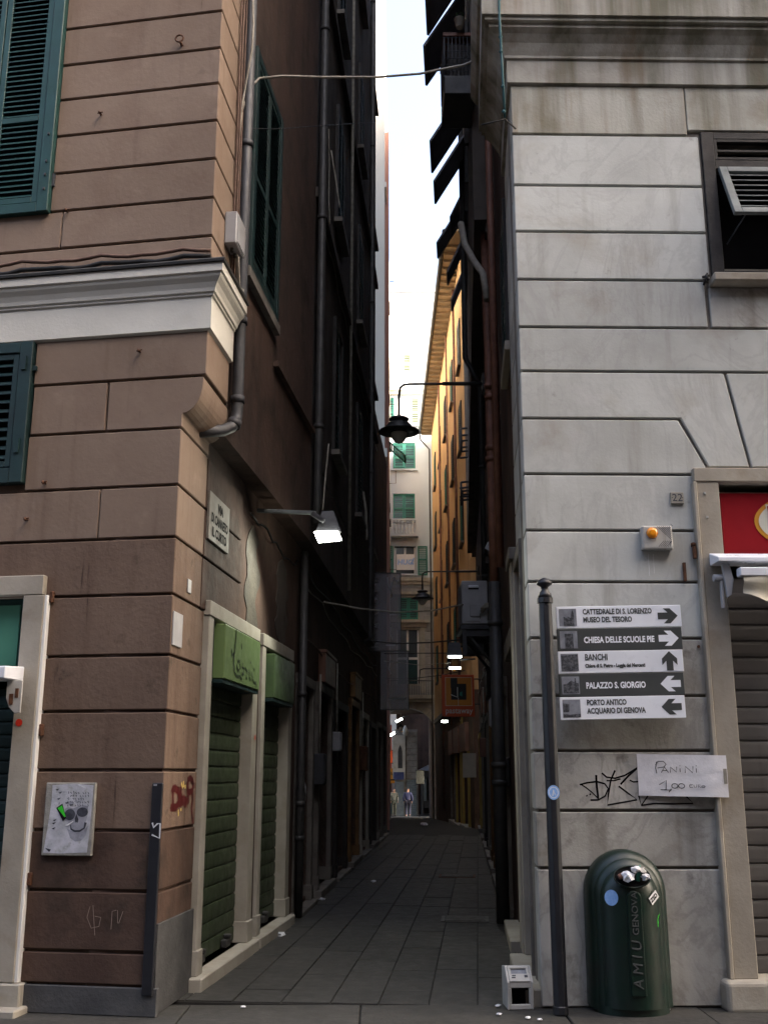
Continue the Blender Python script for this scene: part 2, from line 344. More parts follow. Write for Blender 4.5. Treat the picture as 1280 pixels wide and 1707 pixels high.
    def grid(s, pts):                           # rows of points
        r, c = len(pts), len(pts[0])
        return s.add([p for row in pts for p in row], [(i*c+j, i*c+j+1, (i+1)*c+j+1, (i+1)*c+j) for i in range(r-1) for j in range(c-1)], True)
    def text(s, body, size, x, z, y=0.0, align='LEFT', ext=0.0, bold=0.0, rot=0, sx=1.0, shear=0):
        cu = bpy.data.curves.new('lettering', 'FONT'); cu.body = body; cu.size = size; cu.align_x = align; cu.extrude = ext; cu.offset = bold; cu.shear = shear
        cu.resolution_u = 3
        ob = bpy.data.objects.new('lettering', cu); me = bpy.data.meshes.new_from_object(ob)
        R = Matrix.Rotation(rot, 2)
        vs = []
        for q in me.vertices:
            t = R @ Vector((q.co.x*sx, q.co.y)); vs.append((x+t.x, y-q.co.z, z+t.y))
        s.add(vs, [tuple(p.vertices) for p in me.polygons])
        bpy.data.objects.remove(ob); bpy.data.curves.remove(cu); bpy.data.meshes.remove(me); return s
    def mesh(s, name, m):
        me = bpy.data.meshes.new(name); me.from_pydata(s.v, [], s.f)
        me.polygons.foreach_set('use_smooth', s.sm); me.update()
        if m: me.materials.append(MT[m])
        return me

def tag(o, label=None, cat=None, group=None, kind=None):
    if label: o['label'] = label
    if cat: o['category'] = cat
    if group: o['group'] = group
    if kind: o['kind'] = kind
    return o
def empty(name, M, label, cat, group=None):
    o = bpy.data.objects.new(name, None); o.empty_display_size = .2; C.objects.link(o); o.matrix_world = M
    return tag(o, label, cat, group)
def at(fr, x=0, out=0, z=0, turn=0): return fr.M @ Matrix.Translation((x, -out, z)) @ Matrix.Rotation(turn, 4, 'Z')
def put(name, mb, m, parent=None, M=None, bevel=0, seg=1, kind=None, label=None, loc=None):
    me = mb if isinstance(mb, bpy.types.Mesh) else mb.mesh(name, m)
    o = bpy.data.objects.new(name, me); C.objects.link(o)
    if parent:
        o.parent = parent
        if M is not None: o.matrix_basis = M           # relative to the parent
    elif M is not None: o.matrix_world = M
    if loc: o.location = loc
    if bevel:
        b = o.modifiers.new('edges', 'BEVEL'); b.width = bevel; b.segments = seg; b.limit_method = 'ANGLE'; b.angle_limit = radians(40)
    if kind: o['kind'] = kind
    if label: o['label'] = label
    return o
def solo(name, mb, m, M, label, cat, group=None, bevel=0, seg=1):
    o = put(name, mb, m, None, M, bevel, seg); return tag(o, label, cat, group)
def W(*P): return [tuple(p) for p in P]
I4 = Matrix.Identity(4)

def shutter(parent, x0, x1, z0, z1, y, m, pitch=.045, st=.07, mids=(), slats=True, th=.04, name='shutter', label=None, M=None):
    """louvred leaf: stiles and rails as the part, slats as its sub-parts"""
    f = MB(); f.box(x0, x0+st, y, y+th, z0, z1); f.box(x1-st, x1, y, y+th, z0, z1)
    rails = [z0] + [q for q in mids] + [z1-st]
    for q in rails: f.box(x0+st, x1-st, y, y+th-.003, q, q+st)
    o = put(name, f, m, parent, M, bevel=.004, label=label)
    sm = MB(); h = (x1-x0)/2-st+.005
    sm.add([(-h, -.016, -.02), (h, -.016, -.02), (h, .016, .014), (-h, .016, .014), (-h, -.016, -.012), (h, -.016, -.012), (h, .016, .022), (-h, .016, .022)],
           [(0, 3, 2, 1), (4, 5, 6, 7), (0, 1, 5, 4), (2, 3, 7, 6), (0, 4, 7, 3), (1, 2, 6, 5)])
    many = MB()
    me = sm.mesh('slat', m) if slats else None
    for i in range(len(rails)-1):
        a, b = rails[i]+st, rails[i+1]; n = max(1, int((b-a)/pitch))
        for k in range(n):
            z = a + (k+.5)*(b-a)/n
            if slats:
                s_ = put('slat', me, None, o, loc=((x0+x1)/2, y+th/2, z))
            else:
                many.add([(p[0]+(x0+x1)/2, p[1]+y+th/2, p[2]+z) for p in sm.v], sm.f)
    if not slats: put('louvers', many, m, o)
    return o
def roller(parent, x0, x1, z0, z1, y, m, pitch, name='roller_shutter', objs=True, label=None, M=None):
    b = MB().box(x0, x1, y+.02, y+.05, z0, z1); o = put(name, b, m, parent, M, label=label)
    sm = MB(); h = pitch; q = (x1-x0)/2
    prof = [(0.008, 0), (-.001, h*.05), (-.004, h*.25), (-.004, h*.75), (-.001, h*.9), (.011, h*.92), (.014, h)]
    sm.add([(-q, p[0], p[1]) for p in prof] + [(q, p[0], p[1]) for p in prof], [(i, len(prof)+i, len(prof)+i+1, i+1) for i in range(len(prof)-1)])
    me = sm.mesh('slat', m); many = MB(); n = int((z1-z0)/pitch)
    for k in range(n):
        z = z0 + k*pitch
        if objs: put('slat', me, None, o, loc=((x0+x1)/2, y, z))
        else: many.add([(p[0]+(x0+x1)/2, p[1]+y, p[2]+z) for p in sm.v], sm.f)
    if not objs: put('slats', many, m, o, kind='stuff')
    return o
#BODY
def relm(fr, root): return root.M.inverted() @ fr.M

# ================================================================== GROUND
g = MB(); ys = [-150, 33, 80, 300]
g.grid([[(-150, y, gz(y)-.03), (150, y, gz(y)-.03)] for y in ys])
put('ground', g, 'ground', kind='structure')
PV = Frame((-.24, 8.35), -5.0)              # alley paving, x across, y along
pav = MB().box(-1.95, 2.3, 0, 23.0, -.05, -.012)
pave = put('pavement', pav, 'ground', None, PV.M, kind='structure')
sl_cache = {}
def slab_mesh(wd, ln):
    k = (round(wd, 2), round(ln, 2))
    if k not in sl_cache: sl_cache[k] = MB().box(-k[0]/2, k[0]/2, -k[1]/2, k[1]/2, -.04, 0).mesh('paving_slab', 'paving')
    return sl_cache[k]
cols = [-1.62, -1.26, -.9, -.53, -.16, .2, .57, .93, 1.3, 1.66, 2.02]
for i in range(len(cols)-1):
    y = -random.random()*.5 + .02; y = max(y, .01)
    while y < 21:
        ln = random.choice((.5, .6, .72, .85)) if y < 10 else random.choice((.95, 1.1, 1.25))
        if y + ln > 22.5: break
        if i % 2 == 0 and y < .05: ln = .45
        o = put('paving_slab', slab_mesh(cols[i+1]-cols[i]-.008, ln-.007), None, pave, loc=((cols[i]+cols[i+1])/2, y+ln/2, random.uniform(-.004, .003)), bevel=.003)
        y += ln
PS = Frame((-6.0, 5.3), .4)                   # street paving in front of the two corners
st = MB().box(0, 14, 0, 2.98, -.06, -.022)
street = put('street', st, 'ground', None, PS.M, kind='structure')
y = 0.02
for r, dp in enumerate((.75, .75, .75, .7)):
    x = -random.random()*.5
    while x < 13.5:
        ln = random.choice((.8, 1.0, 1.25, 1.45))
        put('paving_slab', slab_mesh(ln-.014, dp-.014), None, street, loc=(x+ln/2, y+dp/2, random.uniform(-.006, .003)), bevel=.006)
        x += ln
    y += dp

# ================================================================== BROWN HOUSE (left corner)
h1 = empty('brown_house', LF.M, 'brown plastered corner house with white cornice and green shutters, left of the alley', 'house')
rLS, rLJ = relm(LS, LF), relm(LJ, LF)
core = MB()
core.cells([-9, -.12], [0, 4.75], [(-3.3, -1.22, .02, 3.03), (-2.72, -1.42, 4.0, 4.7501)], .036, .45)
core.cells([-9, .05], [4.75, 25], [(-2.72, -1.42, 4.7499, 5.12), (-2.72, -1.38, 6.44, 8.9)], .03, .45)
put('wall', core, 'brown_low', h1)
cs = MB(); cs.cells([.04, 4.95], [0, 4.5], [(1.05, 2.72, .1, 2.96), (3.13, 4.5, .1, 2.95)], .03, .5)
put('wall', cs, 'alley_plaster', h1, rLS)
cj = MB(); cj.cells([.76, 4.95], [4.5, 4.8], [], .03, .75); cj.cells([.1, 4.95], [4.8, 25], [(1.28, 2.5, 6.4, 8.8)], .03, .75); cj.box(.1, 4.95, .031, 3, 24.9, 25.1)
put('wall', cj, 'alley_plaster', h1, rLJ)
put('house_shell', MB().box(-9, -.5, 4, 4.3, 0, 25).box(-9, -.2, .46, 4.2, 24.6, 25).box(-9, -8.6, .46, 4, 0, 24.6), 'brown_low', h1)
GAP = .0105
def corner_block(root, fr, sfr, x0, z0, z1, sl, m, cx=0.0, sgn=1, t=.042, side_to=None):
    a = fr.loc(sfr.w(sgn*sl)[:2]); b = fr.loc(sfr.w(sgn*sl, -t)[:2])
    if sgn > 0: poly = [(x0, 0), (cx, 0), a, b, (cx-t, t), (x0, t)]
    else: poly = [(x0, 0), (x0, t), (t, t), b, a, (0, 0)]
    put('stone_block' if 'marble' in m else 'plaster_block', MB().prism(poly, z0+GAP, z1-GAP), m, root, bevel=.007)
def flat_block(root, x0, x1, z0, z1, m, M=None, t=.042, name='plaster_block'):
    put(name, MB().box(x0+GAP*.8, x1-GAP*.8, 0, t, z0+GAP, z1-GAP), m, root, M, bevel=.007)
ZL = [.19, .413, .825, 1.244, 1.674, 2.106, 2.524, 2.991]
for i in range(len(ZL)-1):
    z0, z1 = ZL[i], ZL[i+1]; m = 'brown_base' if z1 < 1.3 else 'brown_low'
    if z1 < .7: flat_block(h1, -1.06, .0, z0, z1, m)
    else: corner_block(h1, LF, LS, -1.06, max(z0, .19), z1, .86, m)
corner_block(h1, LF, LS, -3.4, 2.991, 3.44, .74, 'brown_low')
corner_block(h1, LF, LS, -.648, 3.44, 3.862, .76, 'brown_plaster'); flat_block(h1, -3.4, -.648, 3.44, 3.862, 'brown_plaster')
corner_block(h1, LF, LS, -1.31, 3.862, 4.336, .78, 'brown_plaster')
flat_block(h1, -1.31, -.648, 4.336, 4.77, 'brown_plaster')
flat_block(h1, -3.4, -2.83, 3.862, 5.17, 'brown_plaster')
arc = [(.0 + .165*sin(t), 4.715 - .26*cos(t)) for t in [k*pi/2/8 for k in range(9)]]
cp = [(-.637, 4.347), (0, 4.347), (0, 4.43), (.004, 4.455)] + arc[1:] + [(.165, 4.759), (-.637, 4.759)]
cb = MB()
nn = len(cp); back = LF.loc(LS.w(.80)[:2]); dx, dy = back
cb.add([(q[0], 0, q[1]) for q in cp] + [(q[0]+dx, dy, q[1]) for q in cp], [tuple(range(nn)), tuple(range(2*nn-1, nn-1, -1))] + [(i, nn+i, nn+(i+1) % nn, (i+1) % nn) for i in range(nn)])
put('corbel', cb, 'brown_plaster', h1, bevel=.005)
corner_block(h1, LF, LJ, -1.31, 4.77, 5.17, .69, 'brown_plaster', cx=.185)
ZU = [5.74, 6.016, 6.375, 6.746, 7.117, 7.485, 7.843, 8.225, 8.60, 8.98, 9.36, 9.74]
for i in range(len(ZU)-1):
    z0, z1 = ZU[i], ZU[i+1]
    if i == 0: corner_block(h1, LF, LJ, -4, z0, z1, .63, 'brown_plaster', cx=.185)
    elif i == 1:
        corner_block(h1, LF, LJ, -1.171, z0, z1, .63, 'brown_plaster', cx=.185); flat_block(h1, -4, -1.171, z0, z1, 'brown_plaster')
    elif i >= 9: corner_block(h1, LF, LJ, -4, z0, z1, .63, 'brown_plaster', cx=.185)
    else: corner_block(h1, LF, LJ, -1.295, z0, z1, .63, 'brown_plaster', cx=.185)
flat_block(h1, -4, -2.83, 6.375, 8.98, 'brown_plaster')
for (x0, x1, z0, z1) in ((.76, 2.25, 2.991, 3.44), (.78, 2.15, 3.44, 3.862), (.80, 2.1, 3.862, 4.336)):
    flat_block(h1, x0, x1, z0, z1, 'alley_plaster', rLS, t=.03)
flat_block(h1, 2.98, 3.05, .2, 2.9, 'alley_plaster', rLS)
# rough bare patches of render between the two shop doors
def patch(root, M, x0, x1, z0, z1, m='patch_plaster', n=13, y0=.021):
    L = [(x0 + random.uniform(-.06, .06)*(x1-x0) + .1*(x1-x0)*sin(k*1.7), z0 + (z1-z0)*k/n) for k in range(n+1)]
    R = [(x1 + random.uniform(-.12, .1)*(x1-x0) - .15*(x1-x0)*sin(k*1.3), z0 + (z1-z0)*k/n) for k in range(n+1)]
    L[0] = ((x0+x1)/2-.03, z0); R[0] = ((x0+x1)/2+.05, z0); L[-1] = ((x0+x1)/2-.06, z1); R[-1] = ((x0+x1)/2, z1)
    put('plaster_patch', MB().prism([(p[0], p[1]) for p in L] + [(p[0], p[1]) for p in R[::-1]], y0, y0+.03, 'y'), m, root, M)
patch(h1, rLS, 2.42, 2.93, 2.7, 4.15); patch(h1, rLS, 3.9, 4.5, 3.1, 4.1, 'alley_grey')
# plinth and side plinth
put('plinth', MB().box(-1.05, .03, -.012, .04, 0, .185), 'plinth', h1, bevel=.005)
put('plinth', MB().prism([LF.loc(LS.w(.0, .012)[:2]), LF.loc(LS.w(.9, .012)[:2]), LF.loc(LS.w(.9, -.04)[:2]), LF.loc(LS.w(.0, -.04)[:2])], 0, .61), 'plinth', h1, bevel=.004)
# white cornice
cpath = [(-9, 0), (.185, 0), LF.loc(LJ.w(.70)[:2])]
put('cornice', MB().sweep(cpath, [(-.02, 5.15), (.028, 5.17), (.028, 5.45), (.044, 5.455), (.044, 5.475), (.06, 5.48), (.066, 5.51), (.085, 5.55), (.115, 5.585), (.122, 5.60), (.122, 5.615), (.14, 5.62), (.142, 5.69), (-.02, 5.71)]), 'white_stucco', h1)
put('lead_flashing', MB().sweep(cpath, [(-.01, 5.705), (.16, 5.695), (.165, 5.715), (.15, 5.73), (-.01, 5.752)]), 'pipe_dark', h1)
# upper window with green louvred shutters
fr_ = MB(); fr_.box(-1.40, -1.295, -.06, .08, 6.36, 9.0); fr_.box(-2.8, -1.40, -.055, .08, 6.36, 6.455); fr_.box(-2.8, -1.4, -.055, .08, 8.9, 9.0); fr_.box(-2.8, -2.7, -.06, .08, 6.456, 8.9)
uw = put('window', fr_, 'green_paint', h1, bevel=.006)
put('pane_or_backing', MB().box(-2.7, -1.4, .18, .2, 6.45, 8.9), 'black', uw)  # black backing sheet put in for the dark room behind the louvres
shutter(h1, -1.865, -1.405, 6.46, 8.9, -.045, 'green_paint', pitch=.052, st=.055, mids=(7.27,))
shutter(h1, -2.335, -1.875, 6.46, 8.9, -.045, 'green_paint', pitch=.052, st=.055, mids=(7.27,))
for z in (6.56, 6.7, 6.83, 7.1): put('rivet', MB().box(-1.345, -1.33, -.075, -.06, z, z+.02), 'pipe_grey', h1)
put('hinge', MB().box(-1.30, -1.27, -.02, .02, 6.62, 6.74), 'pipe_grey', h1)
# lower window
fr_ = MB(); fr_.box(-1.43, -1.315, -.05, .08, 3.93, 5.155); fr_.box(-2.8, -1.43, -.045, .08, 3.93, 4.06); fr_.box(-2.8, -1.43, -.045, .08, 5.06, 5.155); fr_.box(-2.8, -2.7, -.05, .08, 4.06, 5.06)
lw = put('window', fr_, 'green_dark', h1, bevel=.006)
put('pane_or_backing', MB().box(-2.7, -1.43, .2, .22, 4.05, 5.06), 'black', lw)  # black backing in place of the unlit room
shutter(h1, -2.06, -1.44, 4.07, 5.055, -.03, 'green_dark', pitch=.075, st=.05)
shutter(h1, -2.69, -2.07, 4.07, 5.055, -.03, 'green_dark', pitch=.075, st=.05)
for a_ in ((-1.40, -1.36, -.065, -.05, 4.18, 4.3), (-1.40, -1.36, -.065, -.05, 4.9, 5.02), (-1.32, -1.285, -.03, .0, 4.9, 4.94)): put('hinge', MB().box(*a_), 'green_dark', h1)
# alley window of the upper floor
fj = MB(); fj.box(1.24, 1.33, -.03, .1, 6.36, 8.84); fj.box(2.45, 2.54, -.03, .1, 6.36, 8.84); fj.box(1.33, 2.45, -.025, .1, 6.36, 6.46); fj.box(1.33, 2.45, -.025, .1, 8.74, 8.84)
jw = put('window', fj, 'green_dark', h1, rLJ, bevel=.005)
put('sill', MB().box(1.18, 2.6, -.035, .03, 6.25, 6.355), 'dark_stone', jw)
shutter(h1, 1.34, 1.885, 6.47, 8.73, -.02, 'green_dark', pitch=.06, st=.06, mids=(7.4,), slats=False, M=rLJ)
shutter(h1, 1.895, 2.44, 6.47, 8.73, -.02, 'green_dark', pitch=.06, st=.06, mids=(7.4,), slats=False, M=rLJ)
put('string_course', MB().box(2.6, 4.9, -.03, .03, 5.9, 5.96), 'alley_plaster', h1, rLJ)
# left shop doorway with marble surround
sf = MB(); sf.box(-1.205, -1.03, -.06, .3, .2, 3.0)
put('door_surround', sf, 'frame_stone', h1, bevel=.006)
put('door_surround', MB().box(-3.4, -1.045, -.06, .3, 3.005, 3.16), 'frame_stone', h1, bevel=.006)
put('door_surround', MB().box(-1.03, -1.005, -.05, .035, .2, 3.0), 'white_paint', h1, bevel=.003, label='white edge strip of the door surround')
put('door_base', MB().box(-1.21, -.97, -.075, .3, .02, .195), 'pale_stone', h1, bevel=.01)
put('doorstep', MB().box(-3.4, -.93, -.2, .3, -.02, .045), 'pale_stone', h1, bevel=.01)
roller(h1, -3.3, -1.236, .05, 2.3, .24, 'green_dark', .1)
sg = put('shop_sign', MB().box(-3.3, -1.236, .1, .25, 2.36, 3.0), 'green_paint', h1, bevel=.006)
put('sign_panel', MB().box(-3.3, -1.30, .085, .1, 2.43, 2.95), 'shop_teal', sg)
for z in (2.99, 1.97, .9): put('hinge_pin', MB().box(-1.005, -.975, -.03, .01, z-.045, z+.045), 'rust', h1, bevel=.006)
# the two alley shop doorways
def shopdoor(root, M, x0, x1, ztop, jn, jf, m, step, rol, pitch, rec=.22, proud=.035, objs=True, lint=.13, stepz=.1):
    put('door_surround', MB().box(x0-jn, x0, -proud, rec+.1, stepz, ztop), m, root, M, bevel=.006)
    put('door_surround', MB().box(x1, x1+jf, -proud, rec+.1, stepz, ztop), m, root, M, bevel=.006)
    put('lintel', MB().box(x0-jn-.01, x1+jf+.01, -proud-.01, rec+.1, ztop, ztop+lint), m, root, M, bevel=.006)
    put('door_base', MB().box(x1-.01, x1+jf+.01, -proud-.015, rec+.1, stepz, stepz+.19), m, root, M, bevel=.006)
    put('door_base', MB().box(x0-jn-.01, x0+.005, -proud-.015, rec+.1, stepz, stepz+.19), m, root, M, bevel=.006)
    put('doorstep', MB().box(x0-jn-.08, x1+jf+.06, -.11, rec+.1, -.02, stepz), step, root, M, bevel=.01)
    r = roller(root, x0, x1, stepz+.02, ztop-.02, rec, rol, pitch, objs=objs, M=M)
    return r
shopdoor(h1, rLS, 1.07, 2.62, 2.96, .15, .2, 'pale_stone', 'pale_stone', 'roller_green', .145, rec=.085)
shopdoor(h1, rLS, 3.17, 4.45, 2.95, .15, .2, 'pale_stone', 'pale_stone', 'roller_green', .145, rec=.085)
put('shutter_lock', MB().box(1.25, 1.42, .02, .075, .13, .2).box(1.32, 1.37, .0, .07, .2, .24), 'pipe_dark', h1, rLS, bevel=.01)
put('shutter_lock', MB().box(2.1, 2.27, .02, .075, .13, .2).box(2.17, 2.22, .0, .07, .2, .24), 'pipe_dark', h1, rLS, bevel=.01)
put('shutter_lock', MB().box(3.7, 3.87, .02, .075, .13, .2).box(3.77, 3.82, .0, .07, .2, .24), 'pipe_dark', h1, rLS, bevel=.01)
# ================================================================== MARBLE HOUSE (right corner)
h2 = empty('marble_house', RF.M, 'grey marble corner house with moulded cornice, right of the alley', 'house')
rRS = relm(RS, RF)
core = MB(); core.cells([.03, 9], [0, 22], [(1.58, 4.2, .1, 3.98), (1.76, 3.2, 5.9, 7.2)], .03, .45)
put('wall', core, 'dark_stone', h2)
cs = MB(); cs.cells([-4.6, -.12], [0, 22], [(-1.5, -.62, .08, 3.45), (-3.75, -2.55, .08, 2.9), (-2.5, -1.5, 5.85, 7.45)], .03, .5)
put('wall', cs, 'alley_plaster', h2, rRS)
put('house_shell', MB().box(.5, 9, 4.3, 4.6, 0, 22).box(.2, 9, .46, 4.5, 21.6, 22).box(8.6, 9, .46, 4.3, 0, 21.6), 'dark_stone', h2)
ZR = [0, .964, 1.377, 1.819, 2.237, 2.684, 3.134, 3.556, 4.03, 4.511, 4.93, 5.33, 5.772, 6.228, 6.68, 7.19, 7.70]
def rb(x1, i, m, sl):
    corner_block(h2, RF, RS, x1, ZR[i], ZR[i+1], sl, m, sgn=-1)
for i in range(8): rb(1.385, i, 'marble_low' if i < 5 else 'marble', .56 if i < 7 else 1.45)
# course that ends on the splayed joint of the flat arch
def vb(poly, m='marble'):
    put('stone_block', MB().prism(poly, 0, .042, 'y'), m, h2, bevel=.007)
sideb = lambda z0, z1: put('stone_block', MB().box(-1.44, -.04, 0, .042, z0+GAP, z1-GAP), 'marble', h2, rRS, bevel=.007)
g_ = GAP
vb([(0, 4.03+g_), (1.50, 4.03+g_), (1.50, 4.10), (1.30, 4.511-g_), (0, 4.511-g_)]); sideb(4.03, 4.511)
vb([(0, 4.511+g_), (1.325, 4.511+g_), (1.53, 4.10), (1.86, 4.10), (1.715, 4.93-g_), (0, 4.93-g_)]); sideb(4.511, 4.93)
vb([(1.74, 4.93-g_), (1.885, 4.10), (3.4, 4.10), (3.4, 4.93-g_)])
rb(3.6, 10, 'marble', 1.45)
rb(1.615, 11, 'marble', 1.45); flat_block(h2, 1.64, 3.6, 5.33, 5.72, 'marble_low', name='stone_block')
for i in (12, 13, 14): rb(1.665, i, 'marble', 1.45)
rb(1.57, 15, 'marble_dirty', 1.45); flat_block(h2, 1.57, 4.2, 7.235, 7.70, 'marble_dirty', name='stone_block')
flat_block(h2, 3.3, 4.2, 5.772, 7.235, 'marble', name='stone_block')
kpath = [RF.loc(RS.w(-1.5)[:2]), (0, 0), (9, 0)]
put('cornice', MB().sweep(kpath, [(-.02, 7.69), (.03, 7.70), (.03, 7.93), (.05, 7.94), (.05, 7.965), (.07, 8.0), (.1, 8.06), (.15, 8.12), (.19, 8.155), (.19, 8.19), (.225, 8.20), (.225, 8.235), (.25, 8.24), (.25, 8.56), (.28, 8.57), (.33, 8.66), (.33, 8.74), (-.02, 8.78)]), 'cornice_stone', h2)
# window with tilted louvre flap
fr_ = MB(); fr_.box(1.69, 1.80, -.005, .1, 5.80, 7.23); fr_.box(1.80, 3.2, 0, .1, 7.16, 7.23); fr_.box(1.80, 3.2, 0, .1, 5.80, 5.87); fr_.box(1.80, 3.2, .0, .1, 6.86, 6.95); fr_.box(3.14, 3.25, -.005, .1, 5.80, 7.23)
win = put('window', fr_, 'wood_dark', h2, bevel=.005, label='dark window frame')
put('pane_or_backing', MB().box(1.8, 3.2, .3, .32, 5.85, 7.2), 'black', win)  # black sheet stands for the dark room behind the flap
put('sill', MB().box(1.66, 3.3, -.13, .05, 5.715, 5.795), 'frame_stone', win, bevel=.012)
shutter(h2, 1.80, 2.48, 6.95, 7.16, .0, 'wood_dark', pitch=.075, st=.03)
shutter(h2, 2.49, 3.14, 6.95, 7.16, .0, 'wood_dark', pitch=.075, st=.03)
fl = Matrix.Translation((1.82, -.01, 6.86)) @ Matrix.Rotation(radians(-24), 4, 'X')
shutter(h2, 0, 1.3, -.66, 0, -.02, 'louver_grey', pitch=.07, st=.07, M=fl, name='louver_flap', label='pale louvred flap propped open')
put('stay_rod', MB().tube([(1.84, -.0, 6.12), (1.95, -.24, 6.30)], .006), 'pipe_grey', h2)
# red shop doorway on the right
put('door_surround', MB().box(1.40, 1.58, -.045, .3, .2, 3.955), 'frame_stone', h2, bevel=.006)
put('door_surround', MB().box(1.38, 4.4, -.055, .3, 3.96, 4.075), 'frame_stone', h2, bevel=.006)
put('door_surround', MB().box(1.365, 1.398, -.065, .035, .2, 3.955), 'frame_stone', h2, bevel=.006)
put('doorstep', MB().box(1.31, 4.4, -.14, .3, -.02, .2), 'pale_stone', h2, bevel=.035, seg=3)
roller(h2, 1.58, 4.2, .2, 3.2, .17, 'roller_brown', .131)
sp = put('shop_sign', MB().box(1.60, 4.2, .06, .2, 3.34, 3.9), 'frame_stone', h2, bevel=.006)
put('sign_panel', MB().box(1.615, 4.2, .04, .059, 3.36, 3.885), 'red_panel', sp)
ox, oz = RF.p(1257, 870, -.04); ox += .60
lg = MB(); lg.ellipse(ox, oz, .6, .27, .036, 64); put('emblem_or_glint', lg, 'sign_gold', sp)
put('emblem_or_glint', MB().ellipse(ox, oz, .565, .235, .033, 64), 'sign_cream', sp)
put('emblem_or_glint', MB().poly([(ox-.5, oz+.145), (ox+.5, oz+.175), (ox+.5, oz-.12), (ox-.47, oz-.135)], .030), 'sign_cream', sp)
put('emblem_or_glint', MB().poly([(ox-.49, oz+.13), (ox+.48, oz+.16), (ox+.48, oz-.105), (ox-.458, oz-.12)], .027), 'red_panel', sp)
put('screw', MB().obox((1.46, -.05, 3.86), (1, 0, 0), (.018, .012, .018)).obox((1.465, -.05, 3.66), (1, 0, 0), (.018, .012, .018)), 'white_plastic', h2)
# alley side: doorway, pilaster, second doorway
put('door_surround', MB().box(-.62, -.565, -.03, .3, .1, 3.5), 'dark_stone', h2, rRS, bevel=.006)
put('lintel', MB().box(-1.6, -.565, -.03, .3, 3.5, 3.62), 'dark_stone', h2, rRS, bevel=.006)
put('door', MB().box(-1.5, -.62, .2, .25, .1, 3.5).box(-1.4, -1.1, .17, .2, .3, 1.4).box(-1.02, -.72, .17, .2, .3, 1.4).box(-1.4, -1.1, .17, .2, 1.6, 3.2).box(-1.02, -.72, .17, .2, 1.6, 3.2), 'wood_dark', h2, rRS, bevel=.01)
pil = MB()
for k, (a, b, o_) in enumerate(((-1.60, -1.52, .03), (-1.72, -1.60, .05), (-1.80, -1.72, .04), (-1.95, -1.80, .05), (-2.1, -1.95, .03))):
    pil.box(a, b-.004, -o_, .3, .12, 3.62)
put('pilaster', pil, 'pale_stone', h2, rRS, bevel=.006)
put('capital', MB().box(-2.14, -1.48, -.075, .3, 3.62, 3.74), 'dark_stone', h2, rRS, bevel=.01)
put('doorstep', MB().box(-1.62, -.05, -.16, .3, -.02, .12), 'pale_stone', h2, rRS, bevel=.01)
put('doorstep', MB().box(-3.95, -2.45, -.12, .3, -.02, .1), 'pale_stone', h2, rRS, bevel=.01)
roller(h2, -3.75, -2.55, .1, 2.9, .2, 'roller_grey', .14, objs=False, M=rRS)
put('lintel', MB().box(-3.95, -2.43, -.04, .3, 2.9, 3.1), 'dark_stone', h2, rRS, bevel=.006)
# alley window above
fj = MB(); fj.box(-2.5, -2.42, -.03, .1, 5.85, 7.45); fj.box(-1.58, -1.5, -.03, .1, 5.85, 7.45); fj.box(-2.42, -1.58, -.02, .1, 5.85, 5.93); fj.box(-2.42, -1.58, -.02, .1, 7.37, 7.45)
jw = put('window', fj, 'wood_dark', h2, rRS, bevel=.005)
put('pane_or_backing', MB().box(-2.42, -1.58, .2, .22, 5.9, 7.4), 'black', jw)  # black backing painted in for the dark interior
put('sill', MB().box(-2.58, -1.46, -.05, .03, 5.74, 5.845), 'frame_stone', jw, bevel=.01)
shutter(h2, -2.41, -2.005, 5.94, 7.36, -.02, 'green_dark', pitch=.06, st=.05, slats=False, M=rRS)
shutter(h2, -1.995, -1.59, 5.94, 7.36, -.02, 'green_dark', pitch=.06, st=.05, slats=False, M=rRS)
# ================================================================== DARK HOUSE, left side of the alley
h3 = empty('tenement_house', L2.M, 'tall dark grey-brown house behind the brown house, left side of the alley', 'house')
rL2J = relm(L2J, L2)
shopL = [(.45, 1.55, 2.75, 'dark_stone', 'roller_brown'), (2.35, 3.75, 2.8, 'dark_stone', 'roller_green'), (4.7, 6.2, 2.7, 'wood_dark', 'wood_dark'), (7.1, 8.6, 2.9, 'wood_warm', 'roller_brown'), (9.5, 11.0, 2.8, 'pale_stone', 'roller_grey'), (11.9, 13.2, 2.7, 'wood_dark', 'roller_warm')]
lw_ = MB(); lw_.cells([.01, 13.8], [0, 4.5], [(a, b, .1, z) for a, b, z, m, r in shopL], .03, .5); put('wall', lw_, 'alley_plaster', h3)
for k, (a, b, z, m, r) in enumerate(shopL):
    shopdoor(h3, None, a, b, z, .14, .16, m, 'dark_stone', r, .14, objs=False, stepz=.1 if k % 2 else .05)
winL = [(2.3, 3.3, 6.4, 8.6), (6.2, 7.2, 6.4, 8.6), (9.4, 10.4, 6.4, 8.6), (2.3, 3.3, 10.3, 12.4), (6.2, 7.2, 10.3, 12.4), (9.4, 10.4, 10.3, 12.4), (2.3, 3.3, 14.2, 16.2), (6.2, 7.2, 14.2, 16.2), (9.4, 10.4, 14.2, 16.2), (6.2, 7.2, 18, 20), (9.4, 10.4, 18, 20), (9.4, 10.4, 21.6, 23.4)]
uj = MB(); uj.cells([.01, 11.2], [4.5, 29], winL, .03, .75); uj.box(.01, 11.2, .031, 3.2, 28.8, 29); put('wall', uj, 'alley_grey', h3, rL2J)
put('house_shell', MB().box(.05, 11.2, 3, 3.3, 0, 29).box(10.9, 11.19, .76, 3, 0, 28.7), 'alley_grey', h3)
put('string_course', MB().box(.02, 11.1, -.06, .04, 9.35, 9.5).box(.02, 11.1, -.05, .04, 13.4, 13.52), 'alley_grey', h3, rL2J)
